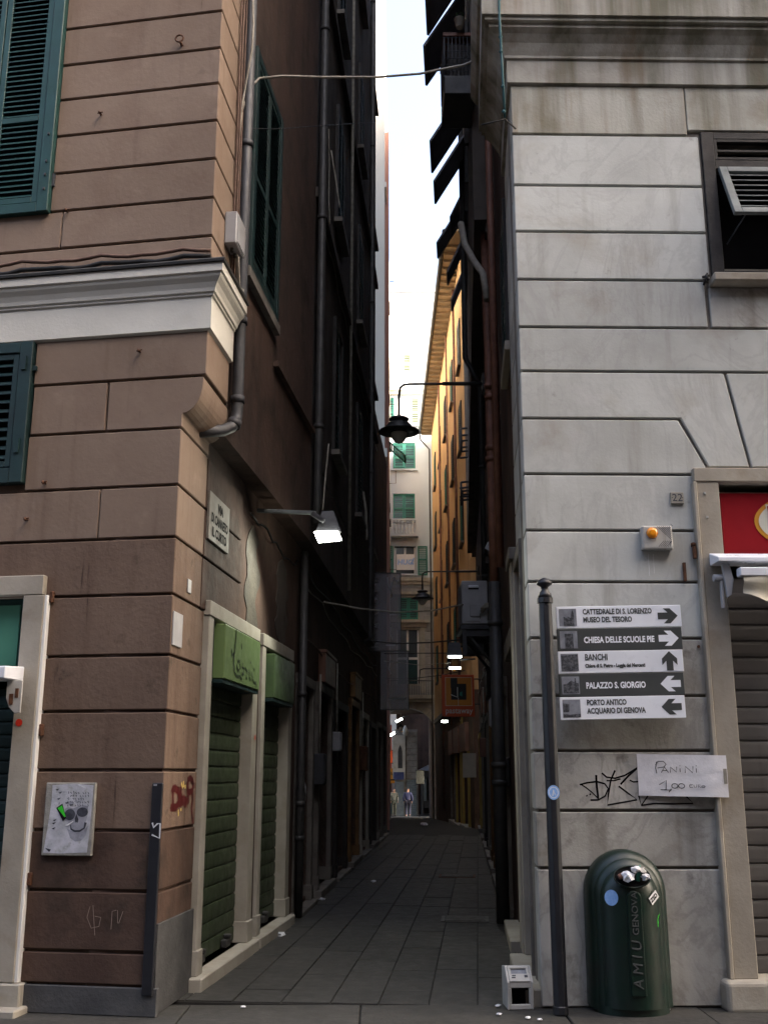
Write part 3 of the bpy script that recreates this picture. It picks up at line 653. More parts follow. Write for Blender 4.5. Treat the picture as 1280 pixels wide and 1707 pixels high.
def far_window(root, M, x0, x1, z0, z1, m, sill=True, frame='wood_dark', leaf_open=None, flap=None):
    f = MB(); f.box(x0-.04, x0+.04, -.02, .12, z0, z1); f.box(x1-.04, x1+.04, -.02, .12, z0, z1); f.box(x0+.04, x1-.04, -.02, .12, z1-.06, z1+.02)
    wn = put('window', f, frame, root, M)
    put('pane_or_backing', MB().box(x0+.02, x1-.02, .16, .18, z0, z1), 'black', wn)  # black backing sheet gives the openings a dark interior
    if sill: put('sill', MB().box(x0-.1, x1+.1, -.1, .1, z0-.08, z0), 'dark_stone', wn)
    c = (x0+x1)/2
    for s_ in (0, 1):
        a, b = (x0+.045, c-.005) if s_ == 0 else (c+.005, x1-.045)
        if leaf_open is not None and leaf_open == s_:
            ang = radians(-95 if s_ == 0 else 95); px = x0 if s_ == 0 else x1
            T = Matrix.Translation((px, -.03, 0)) @ Matrix.Rotation(-ang if s_ else ang, 4, 'Z')
            shutter(root, 0 if s_ == 0 else -(b-a), (b-a) if s_ == 0 else 0, z0+.01, z1-.07, -.04, m, pitch=.08, st=.06, slats=False, M=(M @ T) if M else T)
        else: shutter(root, a, b, z0+.01, z1-.07, -.015, m, pitch=.08, st=.06, slats=False, M=M)
for k, q in enumerate(winL): far_window(h3, rL2J, *q, 'green_dark', leaf_open=(1 if k == 0 else None))
# low house beyond it
h4 = empty('low_house', L2.M @ Matrix.Translation((13.8, 0, 0)), 'low dark house with a ragged edge at the far end of the left side', 'house')
lw_ = MB(); lw_.cells([.02, 4.4], [-.1, 11], [(.5, 1.6, .05, 2.8), (2.4, 3.6, .05, 2.8)], .0, .5); lw_.cells([-2.55, .019], [4.5, 11], [], .0, .5); put('wall', lw_, 'alley_plaster', h4)
put('house_shell', MB().box(-2.5, 4.4, 3, 3.3, -.1, 11).box(-2.5, 4.4, .5, 3, 10.7, 10.95).box(4.1, 4.39, .5, 3, 0, 10.7), 'alley_plaster', h4)
for a, b in ((.5, 1.6), (2.4, 3.6)): shopdoor(h4, None, a, b, 2.8, .14, .14, 'dark_stone', 'dark_stone', 'roller_grey', .14, objs=False, stepz=.05)
put('loose_render', MB().prism([(4.41, 0), (4.46, 2.9), (4.43, 4.2), (4.56, 5.1), (4.47, 5.6), (4.58, 6.4), (4.43, 7.2), (4.5, 8.1), (4.41, 9)], .02, .4, 'y'), 'house_pink', h4)
# sunlit cream and pink house further on
P3 = Frame((.02, 31.6), 90 - .7)
h5 = empty('cream_house', P3.M, 'sunlit cream house with a pink corner strip, beyond the dark left wall', 'house')
fw = MB(); fw.cells([0, 27.4], [-1.2, 30], [(12, 13.2, 18, 20.4), (12, 13.2, 13, 15.4), (19, 20.2, 18, 20.4), (19, 20.2, 14, 16.4), (12, 13.2, 22.5, 24.8)], 0, .5); fw.box(0, 27.4, .501, 6, 29.8, 30); put('wall', fw, 'house_cream', h5)
put('house_shell', MB().box(-.02, .5, .51, 6, -1.2, 29.7).box(0, 27.4, 5.6, 5.9, -1.2, 29.7), 'house_pink', h5)
put('corner_strip', MB().box(1.0, 1.5, -.14, .0, 0, 23.8).box(3.0, 3.3, -.10, .0, 0, 23.4), 'house_pink', h5)
for q in ((12, 13.2, 18, 20.4), (12, 13.2, 13, 15.4), (19, 20.2, 18, 20.4), (19, 20.2, 14, 16.4), (12, 13.2, 22.5, 24.8)): far_window(h5, None, *q, 'far_shutter', leaf_open=1, frame='house_white')
shutter(h5, 0, 1.0, -1.0, 0, 0, 'far_shutter', pitch=.1, st=.08, slats=False, name='louver_flap', M=Matrix.Translation((8, -.03, 14.6)) @ Matrix.Rotation(radians(-48), 4, 'X'))
put('string_course', MB().box(0, 27.3, -.08, 0, 11.4, 11.7).box(0, 27.3, -.06, 0, 21, 21.2), 'house_cream', h5)
put('wire_bracket', MB().tube([(3, 0, 19), (3, -.3, 19)], .012).tube([(5, 0, 15), (5, -.35, 15)], .012).tube([(7, 0, 12.5), (7, -.35, 12.5), (7, -.35, 13)], .012).tube([(9, 0, 9.5), (9, -.35, 9.5)], .012), 'rust', h5)

# ================================================================== DARK HOUSE, right side of the alley
h6 = empty('shop_house', RS.M, 'dark house with propped shutter flaps at the top, right side of the alley', 'house')
R0, R1 = -26.9, -4.62
shopR = [(-6.6, -5.1, 2.7, 'dark_stone', 'roller_grey'), (-9.2, -7.7, 2.8, 'dark_stone', 'wood_dark'), (-11.9, -10.5, 2.8, 'wood_warm', 'wood_warm'), (-14.6, -13.1, 2.7, 'dark_stone', 'roller_brown'), (-17.6, -15.8, 2.8, 'wood_dark', 'roller_warm'), (-20.8, -19.2, 2.8, 'dark_stone', 'roller_grey'), (-25.4, -23.6, 2.7, 'yellow_wall', 'roller_warm')]
lw_ = MB(); lw_.cells([R0, R1], [0, 9], [(a, b, .1, z) for a, b, z, m, r in shopR], .03, .5); put('wall', lw_, 'alley_plaster', h6)
for k, (a, b, z, m, r) in enumerate(shopR): shopdoor(h6, None, a, b, z, .14, .16, m, 'dark_stone', r, .14, objs=False, stepz=.1)
RJ = Matrix.Translation((0, -.28, 0))
winR = [(-9.6, -8.6, 12.0, 13.6), (-11.1, -10.1, 12.0, 13.6), (-13.4, -12.4, 12.0, 13.6), (-7.4, -6.4, 12.0, 13.6), (-16.5, -15.5, 12, 13.6)]
uj = MB(); uj.cells([R0, R1-.02], [9, 26], winR, .03, .8); uj.box(R0, R1-.02, .031, 3.2, 25.8, 26); put('wall', uj, 'alley_grey', h6, RJ)
put('house_shell', MB().box(R0, R1, 3, 3.3, 0, 26).box(R0, R0+.3, .8, 3, 0, 25.7), 'alley_grey', h6)
for q in winR:
    f = MB(); f.box(q[0]-.05, q[0]+.04, -.03, .1, q[2], q[3]).box(q[1]-.04, q[1]+.05, -.03, .1, q[2], q[3])
    wn = put('window', f, 'wood_dark', h6, RJ); put('pane_or_backing', MB().box(q[0], q[1], .2, .22, q[2], q[3]), 'black', wn)  # black sheet stands for the unlit room behind each flap
for (Y, wd, out, drop, zt) in ((12.3, 1.1, .56, .95, 13.4), (13.55, .85, .62, .98, 13.3), (16.0, .9, .60, .98, 13.3), (17.3, .72, .57, .95, 13.3), (18.5, .6, .28, .6, 12.9), (19.6, .62, .57, .95, 13.3), (20.9, .6, .38, .85, 13.2), (22.6, .6, .3, .8, 13.3)):
    x1 = -(Y - 8.181)/.9973; ln = sqrt(out*out + drop*drop); an = math.atan2(out, drop)
    shutter(h6, 0, wd*1.12, -ln, 0, -.02, 'flap_wood', pitch=.05, st=.07, slats=False, name='louver_flap', M=RJ @ Matrix.Translation((x1-wd, -.03, zt)) @ Matrix.Rotation(-an, 4, 'X'))
put('house_ledge', MB().box(R0, R1-.1, -.1, .03, 8.86, 9.02).box(R0+9, R1-5, -.08, .0, 5.2, 5.32), 'alley_grey', h6)

# ================================================================== ORANGE HOUSE
h7 = empty('orange_house', OR.M, 'orange plastered house with a deep tiled eave, right side of the alley', 'house')
winO = [(x, x+1.05, z, z+1.9) for z in (6.3, 10.0, 13.6, 17.0) for x in (3.0, 7.4, 11.8, 16.2, 20.4)]
shopO = [(13.4, 15.2), (16.3, 18.4), (19.6, 21.8)]
fw = MB(); fw.cells([0, 23.6], [4.4, 21.4], winO, .03, .6); put('wall', fw, 'orange_plaster', h7)
fw = MB(); fw.cells([0, 23.6], [-1.4, 4.4], [(a, b, -.3, 2.45) for a, b in shopO], .03, .6); put('ground_floor', fw, 'alley_plaster', h7)
put('string_course', MB().box(0, 23.55, -.06, .029, 4.3, 4.5), 'dark_stone', h7)
put('house_shell', MB().box(0, 23.6, 6, 6.3, -1.4, 21.4).box(23.3, 23.59, .62, 6, -1, 21.3).box(0, .3, .62, 6, -1, 21.3), 'orange_plaster', h7)
for k, q in enumerate(winO): far_window(h7, None, *q, 'green_dark' if k % 3 else 'far_shutter', leaf_open=(1 if k in (2, 8, 12, 17) else None))
ev = MB(); ev.box(-.3, 23.7, -.62, 7, 21.4, 21.5)
for k in range(39): ev.box(-.2+k*.6, -.1+k*.6, -.58, .3, 21.28, 21.398)
put('eave', ev, 'eave_wood', h7)
put('roof', MB().prism([(-.7, 21.505), (6.5, 24.5), (6.5, 24.2), (-.5, 21.5)], -.3, 23.7, 'x').add([], []), 'roof_tile', h7)
put('gutter', MB().tube([(-.3, -.68, 21.42), (23.7, -.68, 21.42)], .09, 8).tube([(-.2, -.68, 21.4), (-.2, -.62, 21.0), (-.2, -.1, 20.4), (-.2, -.08, -1)], .05, 8), 'pipe_dark', h7)
put('wall_pipe', MB().tube([(8.8, -.06, 0), (8.8, -.06, 21.2)], .05, 6).tube([(19.2, -.06, 3.6), (19.2, -.06, 21.2)], .05, 6).tube([(14.6, -.06, 3.6), (14.6, -.06, 21.2)], .04, 6), 'pipe_brown', h7)
for k, (a, b) in enumerate(shopO):
    put('fascia', MB().box(a-.25, b+.25, -.12, .02, 2.42, 3.4), 'fascia_brown', h7)
    roller(h7, a, b, -.28, 2.4, .2, 'roller_warm', .13, objs=False)
    for q0, q1 in ((a-.22, a-.01), (b+.01, b+.22)): put('door_surround', MB().box(q0, q1, -.05, .4, -1, 2.4), 'yellow_wall' if k in (1, 2) else 'dark_stone', h7)
    put('doorstep', MB().box(a-.3, b+.3, -.15, .3, -1, -.22 if k < 2 else -.12), 'pale_stone', h7)
put('yellow_strip', MB().box(18.62, 19.35, -.03, .028, -.5, 4.3), 'yellow_wall', h7)

# ================================================================== WHITE HOUSE over the archway
h8 = empty('white_house', WB.M, 'tall white house with green shutters over the dark archway closing the alley', 'house')
openW = [(.54, 1.89, 19.4, 21.06), (.54, 1.85, 16.2, 17.87), (.62, 1.85, 13.0, 14.65), (.85, 1.98, 10.3, 11.6), (.72, 2.0, 6.6, 9.72), (1.62, 2.16, 22.2, 23.95), (.0, .62, 22.2, 23.95), (1.15, 1.66, 25.6, 26.85)]
fw = MB(); fw.cells([-4, 9], [12.2, 31], [q for q in openW if q[2] > 12], .0, .5); put('wall', fw, 'house_white', h8)
f2 = MB(); f2.cells([-4, 9], [-1.5, 12.2], [q for q in openW if q[2] < 12] + [(-.35, 2.8, -1.5, 5.3)], .0, .6); put('wall', f2, 'house_stone', h8)
ac = [(1.225 + 1.575*cos(t), 4.1 + 1.15*sin(t)) for t in [pi*k/16 for k in range(17)]]
put('arch', MB().prism([(-.35, 5.3), (-.35, 4.1)] + ac[::-1][1:-1] + [(2.8, 4.1), (2.8, 5.3)], .005, .5, 'y'), 'house_stone', h8)
arr = MB()
for k in range(13):
    t0, t1 = pi*k/13+.012, pi*(k+1)/13-.012
    P_ = lambda t, r: (1.225 + (1.575+r)*cos(t), 4.1 + (1.15+r)*sin(t))
    arr.prism([P_(t0, .0), P_(t1, .0), P_(t1, .38), P_(t0, .38)], -.06, .004, 'y')
put('arch_ring', arr, 'pale_stone', h8)
put('roof', MB().box(-4, 9, -.1, 8, 31, 31.2), 'house_white', h8)
put('house_shell', MB().box(-4, 9, 6.5, 7, 5.6, 31).box(-4, -3.6, .5, 6.4, 5.6, 31).box(8.6, 9, .5, 6.4, 5.6, 31), 'house_stone', h8)
tun = MB(); tun.box(-.75, -.36, .601, 7, -1.5, 5.6).box(2.81, 3.6, .601, 7, -1.5, 5.6).box(-.35, 2.8, .601, 7, 5.3, 5.6)
put('passage', tun, 'alley_plaster', h8)
# ashlar blocks of the lower storey that can be told apart right of the window
y_ = 5.75; k = 0
while y_ < 12.0:
    x = 2.32 if k % 2 else 2.5
    put('stone_block', MB().box(x, 3.1, -.05, -.005, y_+.02, y_+.46), 'house_stone', h8, bevel=.015); y_ += .48; k += 1
put('cornice', MB().box(-4, 9, -.22, -.002, 12.55, 12.75).box(-4, 9, -.14, -.002, 12.35, 12.54).box(-4, 9, -.16, -.002, 11.78, 11.92), 'pale_stone', h8)
put('cornice', MB().box(-4, 9, -.3, -.002, 24.35, 24.6).box(-4, 9, -.18, -.002, 24.15, 24.34), 'house_cream', h8)
put('string_course', MB().box(-4, 9, -.05, -.002, 21.75, 21.85), 'house_white', h8)
def wwin(q, m, frame='house_white', leaves=True, n=2, mid=None):
    f = MB(); f.box(q[0]-.08, q[0], -.03, .1, q[2], q[3]); f.box(q[1], q[1]+.08, -.03, .1, q[2], q[3]); f.box(q[0]-.08, q[1]+.08, -.035, .1, q[3], q[3]+.08)
    wn = put('window', f, frame, h8); put('pane_or_backing', MB().box(q[0], q[1], .2, .22, q[2], q[3]), 'far_glass', wn)
    put('sill', MB().box(q[0]-.12, q[1]+.12, -.14, .1, q[2]-.1, q[2]), frame, wn)
    if leaves:
        d = (q[1]-q[0])/n
        for i in range(n): shutter(h8, q[0]+i*d+.01, q[0]+(i+1)*d-.01, q[2]+.02, q[3]-.02, .0, m, pitch=.1, st=.08, slats=False, mids=((q[2]+q[3])/2-.1,))
    return wn
wwin(openW[0], 'far_shutter', n=2); wwin(openW[1], 'far_shutter', n=2); wn = wwin(openW[2], 'far_shutter', leaves=False)
put('window_frame', MB().box(1.18, 1.29, .12, .19, 13.75, 14.6).box(.63, .7, .12, .19, 13, 14.6).box(1.77, 1.84, .12, .19, 13, 14.6), 'white_paint', wn)
shutter(h8, .02, .55, 13.05, 14.65, -.1, 'far_shutter', pitch=.1, st=.08, slats=False, mids=(13.8,))
shutter(h8, 1.98, 2.55, 12.9, 14.65, -.1, 'far_shutter', pitch=.1, st=.08, slats=False, mids=(13.8,))
wwin(openW[3], 'far_shutter', frame='pale_stone')
wn = wwin(openW[4], 'far_shutter', frame='pale_stone', leaves=False)
put('window_frame', MB().box(1.3, 1.42, .1, .18, 6.6, 9.7).box(.73, 1.99, .1, .18, 8.0, 8.14).box(.72, .8, .1, .18, 6.6, 9.7).box(1.92, 2.0, .1, .18, 6.6, 9.7), 'white_paint', wn)
put('window_leaf', MB().box(.8, 1.3, .05, .09, 6.6, 8.0).box(1.42, 1.92, .05, .09, 6.6, 8.0), 'green_paint', wn)
for a_ in ((.3, .63, -.12, .0, 6.1, 9.85), (2.09, 2.36, -.12, .0, 6.1, 9.85), (.2, 2.45, -.18, .0, 9.86, 10.1), (.05, 2.6, -.32, .0, 10.101, 10.26)): put('door_surround', MB().box(*a_), 'pale_stone', h8)
wwin(openW[5], 'far_shutter_pale', n=1); wwin(openW[6], 'far_shutter', n=1); wwin(openW[7], 'far_shutter_pale', n=1)
put('wall_panel', MB().box(.72, 1.5, -.02, .0, 22.25, 23.9), 'white_paint', h8)
shutter(h8, 0, .62, -.8, 0, 0, 'far_shutter', pitch=.1, st=.06, slats=False, name='louver_flap', M=Matrix.Translation((.6, -.05, 20.1)) @ Matrix.Rotation(radians(-30), 4, 'X'))
# balcony with stone balusters
bal = put('balcony', MB().box(.42, 2.0, -.62, .0, 15.15, 15.3), 'house_white', h8)
put('handrail', MB().box(.42, 2.0, -.62, -.46, 16.08, 16.2).box(.42, .54, -.6, -.47, 15.301, 16.079).box(1.88, 2.0, -.6, -.47, 15.301, 16.079), 'house_white', bal)
bp = [(.05, 0), (.07, .04), (.04, .1), (.085, .26), (.08, .36), (.04, .52), (.035, .62), (.06, .7), (.06, .775)]
bm_ = MB().lathe(bp, n=8).mesh('baluster', 'house_white')
for k in range(6): put('baluster', bm_, None, bal, loc=(.68 + k*.2, -.54, 15.302))
b2 = put('balcony', MB().box(-.6, 2.8, -.7, .0, 5.75, 5.95).box(-.6, 2.8, -.5, .0, 5.6, 5.749), 'pale_stone', h8)
rl = MB().tube([(-.6, -.66, 6.75), (2.8, -.66, 6.75)], .03)
for k in range(26): rl.tube([(-.55+k*.133, -.66, 5.95), (-.55+k*.133, -.66, 6.75)], .012, 5)
put('railing', rl, 'black_iron', b2)
# houses beyond the passage
h9 = tag(put('red_house', MB().box(-5, .55, 0, 4, -1.5, 5.0), 'red_house', None, Matrix.Translation((0, 75, 0))), 'low red house with arched openings seen through the archway', 'house')
for x in (-1.2,): pass
ar = [(.1 + .55*cos(t), 1.7 + .7*sin(t)) for t in [pi*k/12 for k in range(13)]]
put('arch_moulding', MB().stroke([(a*1.0, b+.9) for a, b in ar], .18, -.02), 'house_stone', h9)
put('doorway', MB().box(-.35, .5, -.03, -.004, -1.3, 1.3), 'cloth_olive', h9)
sgn = put('sign_board', MB().box(-.2, 1.0, -.35, -.25, 1.0, 2.0), 'sign_orange', h9)
put('lettering', MB().text('BAR', .4, .15, 1.5, -.36).stroke([(.1, 1.2), (.9, 1.25)], .1, -.36), 'ink', sgn)
h10 = empty('pillar_house', Matrix.Translation((0, 73, 0)), 'pale stone house corner with pointed niche seen through the archway', 'house')
put('wall', MB().box(.75, 2.3, 0, 3, -1.5, 4.6), 'dark_stone', h10)
put('pier', MB().box(.6, 1.45, -.15, -.002, 1.3, 4.2), 'frame_stone', h10)
put('niche', MB().prism([(.95, 2.0), (1.25, 2.0), (1.25, 3.1), (1.19, 3.35), (1.1, 3.55), (1.01, 3.35), (.95, 3.1)], -.17, -.152, 'y'), 'wood_dark', h10)
put('sign_board', MB().box(.65, 1.35, -.4, -.3, 1.25, 1.75), 'cloth_blue', h10)
put('door', MB().box(.8, 1.35, -.12, -.002, -1.3, 1.1), 'louver_grey', h10)
for k in range(8): put('stone_block', MB().box(1.5, 2.25, -.05, -.003, 1.3+k*.4, 1.68+k*.4), 'dark_stone', h10, bevel=.02)
roller(h10, 1.55, 2.2, -1.2, 1.25, -.03, 'louver_grey', .12, objs=False)
put('capital', MB().lathe([(.1, 0), (.16, .1), (.2, .3), (.14, .5), (.05, .7)], (1.45, -.3, 4.15), 10), 'pale_stone', h10)
h11 = tag(put('dark_house', MB().box(.95, 14, 0, 4, -1.5, 18).box(5.2, 14, -13.5, -.001, -1.5, 18), 'alley_plaster', None, Matrix.Translation((0, 82, 0))), 'dark house filling the right half of the archway view', 'house')  # nearer right wing is unseen, added to block the sun
kk = empty('kiosk', Matrix.Translation((3.65, 73.5, gz(72))), 'small dark kiosk with pyramid roof beyond the archway', 'kiosk')
put('booth', MB().box(-1.15, -1.0, -.8, .8, 0, 2.9).box(1.0, 1.15, -.8, .8, 0, 2.9).box(-.99, .99, .6, .8, 0, 2.9).box(-.99, .99, -.8, -.7, 2.5, 2.9).box(-.99, .99, -.8, .59, 0, .1), 'black_iron', kk)
put('roof', MB().add([(-1.4, -1, 2.92), (1.4, -1, 2.92), (1.4, 1, 2.92), (-1.4, 1, 2.92), (0, 0, 3.6)], [(0, 1, 4), (1, 2, 4), (2, 3, 4), (3, 0, 4), (3, 2, 1, 0)]), 'pipe_grey', kk)
put('counter', MB().box(-.98, .98, -.75, -.3, .5, .95), 'wood_dark', kk)
mg = put('magazine_rack', MB().box(-.98, -.78, -.79, -.71, .96, 2.4), 'cloth_grey', kk)
# pale house beyond the archway, then two unseen houses added to shape the light
hf = tag(put('far_house', MB().box(-12, .94, 0, 4, -1.5, 20), 'house_cream', None, Matrix.Translation((0, 81, 0))), 'pale house glimpsed above the red house through the archway', 'house')
put('string_course', MB().box(-11.9, .9, -.1, -.002, 6.4, 6.7), 'pale_stone', hf)
hb = tag(put('sky_blocker_house', MB().box(-34, 11, 0, 12, 0, 17), 'brown_low', None, Matrix.Translation((0, -19, 0))), 'plain brown house added out of view behind the viewpoint to limit skylight', 'house')
hs = tag(put('sun_blocker_house', MB().box(0, 12, -24, .8, 0, 33), 'brown_low', None, Matrix.Translation((20, 0, 0))), 'plain brown house added out of view on the right to block the sun', 'house')
# ================================================================== STREET THINGS
def PY(u, v, Y):
    r = ray(u, v); t = Y / r[1]; return Vector((r[0]*t, Y, r[2]*t + EYE))
# --- direction sign
SGX = .19
sgM = at(RF, .10, .2, 0)
sp_ = empty('direction_sign', sgM, 'black post with five grey and white tourist direction panels', 'sign post')
hx = lambda r: [(r*cos(pi/8 + k*pi/4), r*sin(pi/8 + k*pi/4)) for k in range(8)]
put('pole', MB().prism(hx(.052), 0, 2.93), 'post_iron', sp_, bevel=.004)
put('pole_base', MB().prism(hx(.058), 0, .06), 'post_iron', sp_, bevel=.006)
put('finial', MB().prism(hx(.062), 2.93, 2.97).lathe([(.055, 2.97), (.05, 3.0), (.03, 3.03), (.028, 3.055), (.06, 3.075), (.062, 3.09), (.04, 3.115), (.012, 3.128)], (0, 0, 0), 16), 'post_iron', sp_)
put('sticker', MB().add([(.045*cos(t), -.05 - .002, 1.515+.052*sin(t)) for t in [2*pi*k/24 for k in range(24)]], [tuple(range(24))]), 'sticker_blue', sp_)
put('sticker_ring', MB().stroke([(.033*cos(2*pi*k/20), 1.515+.038*sin(2*pi*k/20)) for k in range(21)], .005, -.0535).stroke([(-.008, 1.49), (.0, 1.535), (.01, 1.5)], .007, -.0535), 'white_paint', sp_)
bx0, bx1 = .085, 1.055; zt = 2.905; ph = .1735
rows = [('sign_white', 'sign_grey', ('CATTEDRALE DI S. LORENZO', 'MUSEO DEL TESORO'), 'R'), ('sign_grey', 'sign_white', ('CHIESA DELLE SCUOLE PIE',), 'R'), ('sign_white', 'sign_grey', ('BANCHI', 'Chiesa di S. Pietro - Loggia dei Mercanti'), 'U'), ('sign_grey', 'sign_white', ('PALAZZO S. GIORGIO',), 'L'), ('sign_white', 'sign_grey', ('PORTO ANTICO', 'ACQUARIO DI GENOVA'), 'L')]
arrow = [(0, .3), (.5, .3), (.28, .05), (.62, .05), (1, .5), (.62, .95), (.28, .95), (.5, .7), (0, .7)]
for i, (bgc, fgc, tx, ar_) in enumerate(rows):
    sl_ = 1.2 + i*.1
    T = Matrix.Translation((bx0 - .0, .02, zt - ph*i)) @ Matrix.Rotation(radians(-1.1), 4, 'Y')
    W_ = bx1-bx0 - .004*i
    pn = put('sign_panel', MB().box(0, W_, 0, .022, -ph+.004, 0), bgc, sp_, T, bevel=.003)
    h = ph-.004; s0 = .085
    if len(tx) == 2 and i != 2: tl = [(tx[0], .044, -.062), (tx[1], .044, -.124)]
    elif i == 2: tl = [(tx[0], .052, -.07), (tx[1], .0285, -.125)]
    else: tl = [(tx[0], .05, -.11)]
    t = MB()
    for b_, sz, z in tl: t.text(b_, sz*1.28, .205, z, -.002, bold=.0022, sx=.72 if not (i == 2 and sz < .03) else .78)
    put('lettering', t, fgc, pn)
    aw, ah = .155, .13; cx, cz = W_-.105, -h/2
    if ar_ == 'R': pts = [((p[0]-.5)*aw, (p[1]-.5)*ah) for p in arrow]
    elif ar_ == 'L': pts = [(-(p[0]-.5)*aw, (p[1]-.5)*ah) for p in arrow]
    else: pts = [((p[1]-.5)*ah, (p[0]-.5)*aw*.95) for p in arrow]
    put('arrow', MB().poly([(cx+a, cz+b) for a, b in pts], -.002), fgc, pn)
    pw = .135
    pm = put('picture', MB().poly([(.02, -h+.018), (.02+pw, -h+.018), (.02+pw, -.018), (.02, -.018)], -.0022), 'photo_grey', pn)
    q = MB(); b0 = -h+.018; d = lambda pts: q.poly([(.02+pw*a, b0+(h-.036)*b) for a, b in pts], -.0035)
    if i == 0: d([(.25, 0), (.85, 0), (.85, .7), (.78, .98), (.7, .7), (.66, .45), (.5, .55), (.45, .45), (.25, .55)])
    elif i == 1: d([(.28, 0), (.76, 0), (.76, .85), (.28, .85)]); q.poly([(.02+pw*.45, b0), (.02+pw*.58, b0), (.02+pw*.58, b0+.06), (.02+pw*.45, b0+.06)], -.004)
    elif i == 2: d([(.03, 0), (.97, 0), (.97, .95), (.03, .9)])
    elif i == 3: d([(.08, .05), (.95, .05), (.95, .6), (.82, .64), (.8, .9), (.74, .9), (.72, .66), (.55, .78), (.3, .6), (.08, .55)])
    else: d([(.02, .3), (.35, .3), (.38, .75), (.02, .8)]); d([(.0, .02), (.98, .0), (.98, .2), (.4, .16), (0, .2)])
    put('picture_dark', q, 'photo_dark', pm)
# --- litter bin
bn = empty('litter_bin', at(RF, .63, .06, 0) @ Matrix.Scale(.985, 4), 'dark green round-topped litter bin with raised lettering against the marble', 'litter bin')
def shell(Wd, top, D, y0=0., zb=0.03, taper=.02):
    rws = []; zs = [zb] + [zb + (top-Wd-zb)*k/6 for k in range(1, 7)] + [top - Wd + Wd*sin(pi/2*k/12) for k in range(1, 13)]
    for z in zs:
        s_ = 1.0 if z <= top-Wd else sqrt(max(0.0, 1-((z-(top-Wd))/Wd)**2))
        s_ = max(s_, .02); e = 1 + taper*(1 - z/top)
        rws.append([(Wd*s_*e*cos(pi - pi*k/24) if True else 0, y0 - D*(s_**.6)*abs(sin(pi*k/24))**.75, z) for k in range(25)])
    return rws
bb = MB(); bb.grid(shell(.30, 1.12, .16, 0)); put('bin_body', bb, 'bin_green', bn)
put('bin_back', MB().prism([(-.306, .03), (.306, .03)] + [(.3*cos(t), .82+.3*sin(t)) for t in [pi*k/16 for k in range(17)]], -.03, .05, 'y'), 'bin_green', bn, bevel=.008)
for (wd, top, D) in ((.272, 1.085, .205), (.25, 1.055, .235)):
    put('bin_rim', MB().grid(shell(wd, top, D, 0)), 'bin_green', bn)
put('bin_door', MB().grid(shell(.235, 1.035, .275, 0, .05)), 'bin_green', bn)
put('bin_foot', MB().grid([[(p[0]*1.01, p[1], z) for p in shell(.262, 1.07, .25)[0]] for z in (0, .06)]), 'bin_green', bn)
op = Matrix.Translation((.0, -.262, .945)) @ Matrix.Rotation(radians(-20), 4, 'X')
ho = put('bin_opening_patch', MB().ellipse(0, 0, .132, .076, 0, 32), 'black', bn, op)  # flat black patch stands for the dark inside the hole
put('opening_rim', MB().tube([(.134*cos(2*pi*k/28), -.002, .078*sin(2*pi*k/28)) for k in range(29)], .006, 6, False), 'bin_green', ho)
rib = MB(); rp = [(.052*cos(t), .80+.052*sin(t)) for t in [pi*k/10 for k in range(11)]]
rib.prism([(-.055, .14), (.055, .14)] + rp, -.29, -.2, 'y'); rb_ = put('name_plate', rib, 'bin_green', bn, bevel=.008, seg=2)
put('lettering', MB().text('A M I U', .10, .032, .19, -.2915, ext=.004, rot=pi/2, sx=1.0, shear=.15).text('GENOVA', .064, .02, .55, -.2915, ext=.003, rot=pi/2, sx=1.12), 'bin_letter', rb_)
put('sticker', MB().add([(-.155+.047*cos(t), -.222 - .0 + .03*cos(t)*-.4, .80+.055*sin(t)) for t in [2*pi*k/24 for k in range(24)]], [tuple(range(24))]), 'sticker_blue', bn, Matrix.Translation((0, -.018, 0)))
stp = put('sticker', MB().poly([(-.045, -.03), (.045, -.03), (.045, .03), (-.045, .03)], 0), 'sticker_white', bn, Matrix.Translation((.158, -.233, .80)) @ Matrix.Rotation(radians(32), 4, 'Z') @ Matrix.Rotation(radians(-36), 4, 'Y'))
put('lettering', MB().text('ZSD', .042, -.042, -.014, -.0015, bold=.002), 'ink', stp)
put('paint_mark', MB().stroke([(.0, 0), (.003, .05), (.012, .075), (.03, .083)], [.008, .009, .008, .004], 0), 'neon_green', bn, Matrix.Translation((.175, -.236, .60)) @ Matrix.Rotation(radians(40), 4, 'Z'))
def crumple(r, n=0, flat=.7):
    b = bmesh.new(); bmesh.ops.create_icosphere(b, subdivisions=2, radius=r)
    for v in b.verts:
        k = random.uniform(.6, 1.25); v.co *= k; v.co.z *= flat
    m = MB().add([tuple(v.co) for v in b.verts], [tuple(v.index for v in f.verts) for f in b.faces]); b.free(); return m
for (x, z, r, m) in ((-.04, .935, .05, 'trash_white'), (.02, .985, .034, 'paper'), (.085, .935, .036, 'trash_white'), (.062, .978, .03, 'white_plastic')):
    solo('crumpled_paper', crumple(r), m, at(RF, .63+x, .06+.30, z), {0: '', 1: ''}.get(9) or f'crumpled {"white" if m != "paper" else "grey"} paper {"at the left of" if x < 0 else ("in the middle of" if x < .04 else ("at the right of" if z < .97 else "at the top right of"))} the litter bin opening', 'litter')
solo('bottle', MB().lathe([(.016, 0), (.017, .07), (.008, .09), (.007, .11)], n=10), 'neon_green' and 'far_shutter', at(RF, .66, .06+.285, .905) @ Matrix.Rotation(radians(12), 4, 'Y'), 'green bottle standing in the litter bin opening', 'bottle')
solo('drink_can', MB().lathe([(.017, 0), (.02, .01), (.02, .07), (.016, .08)], n=10), 'fascia_brown', at(RF, .525, .06+.285, .93) @ Matrix.Rotation(radians(65), 4, 'Y'), 'brown paper cup lying in the litter bin opening', 'cup')
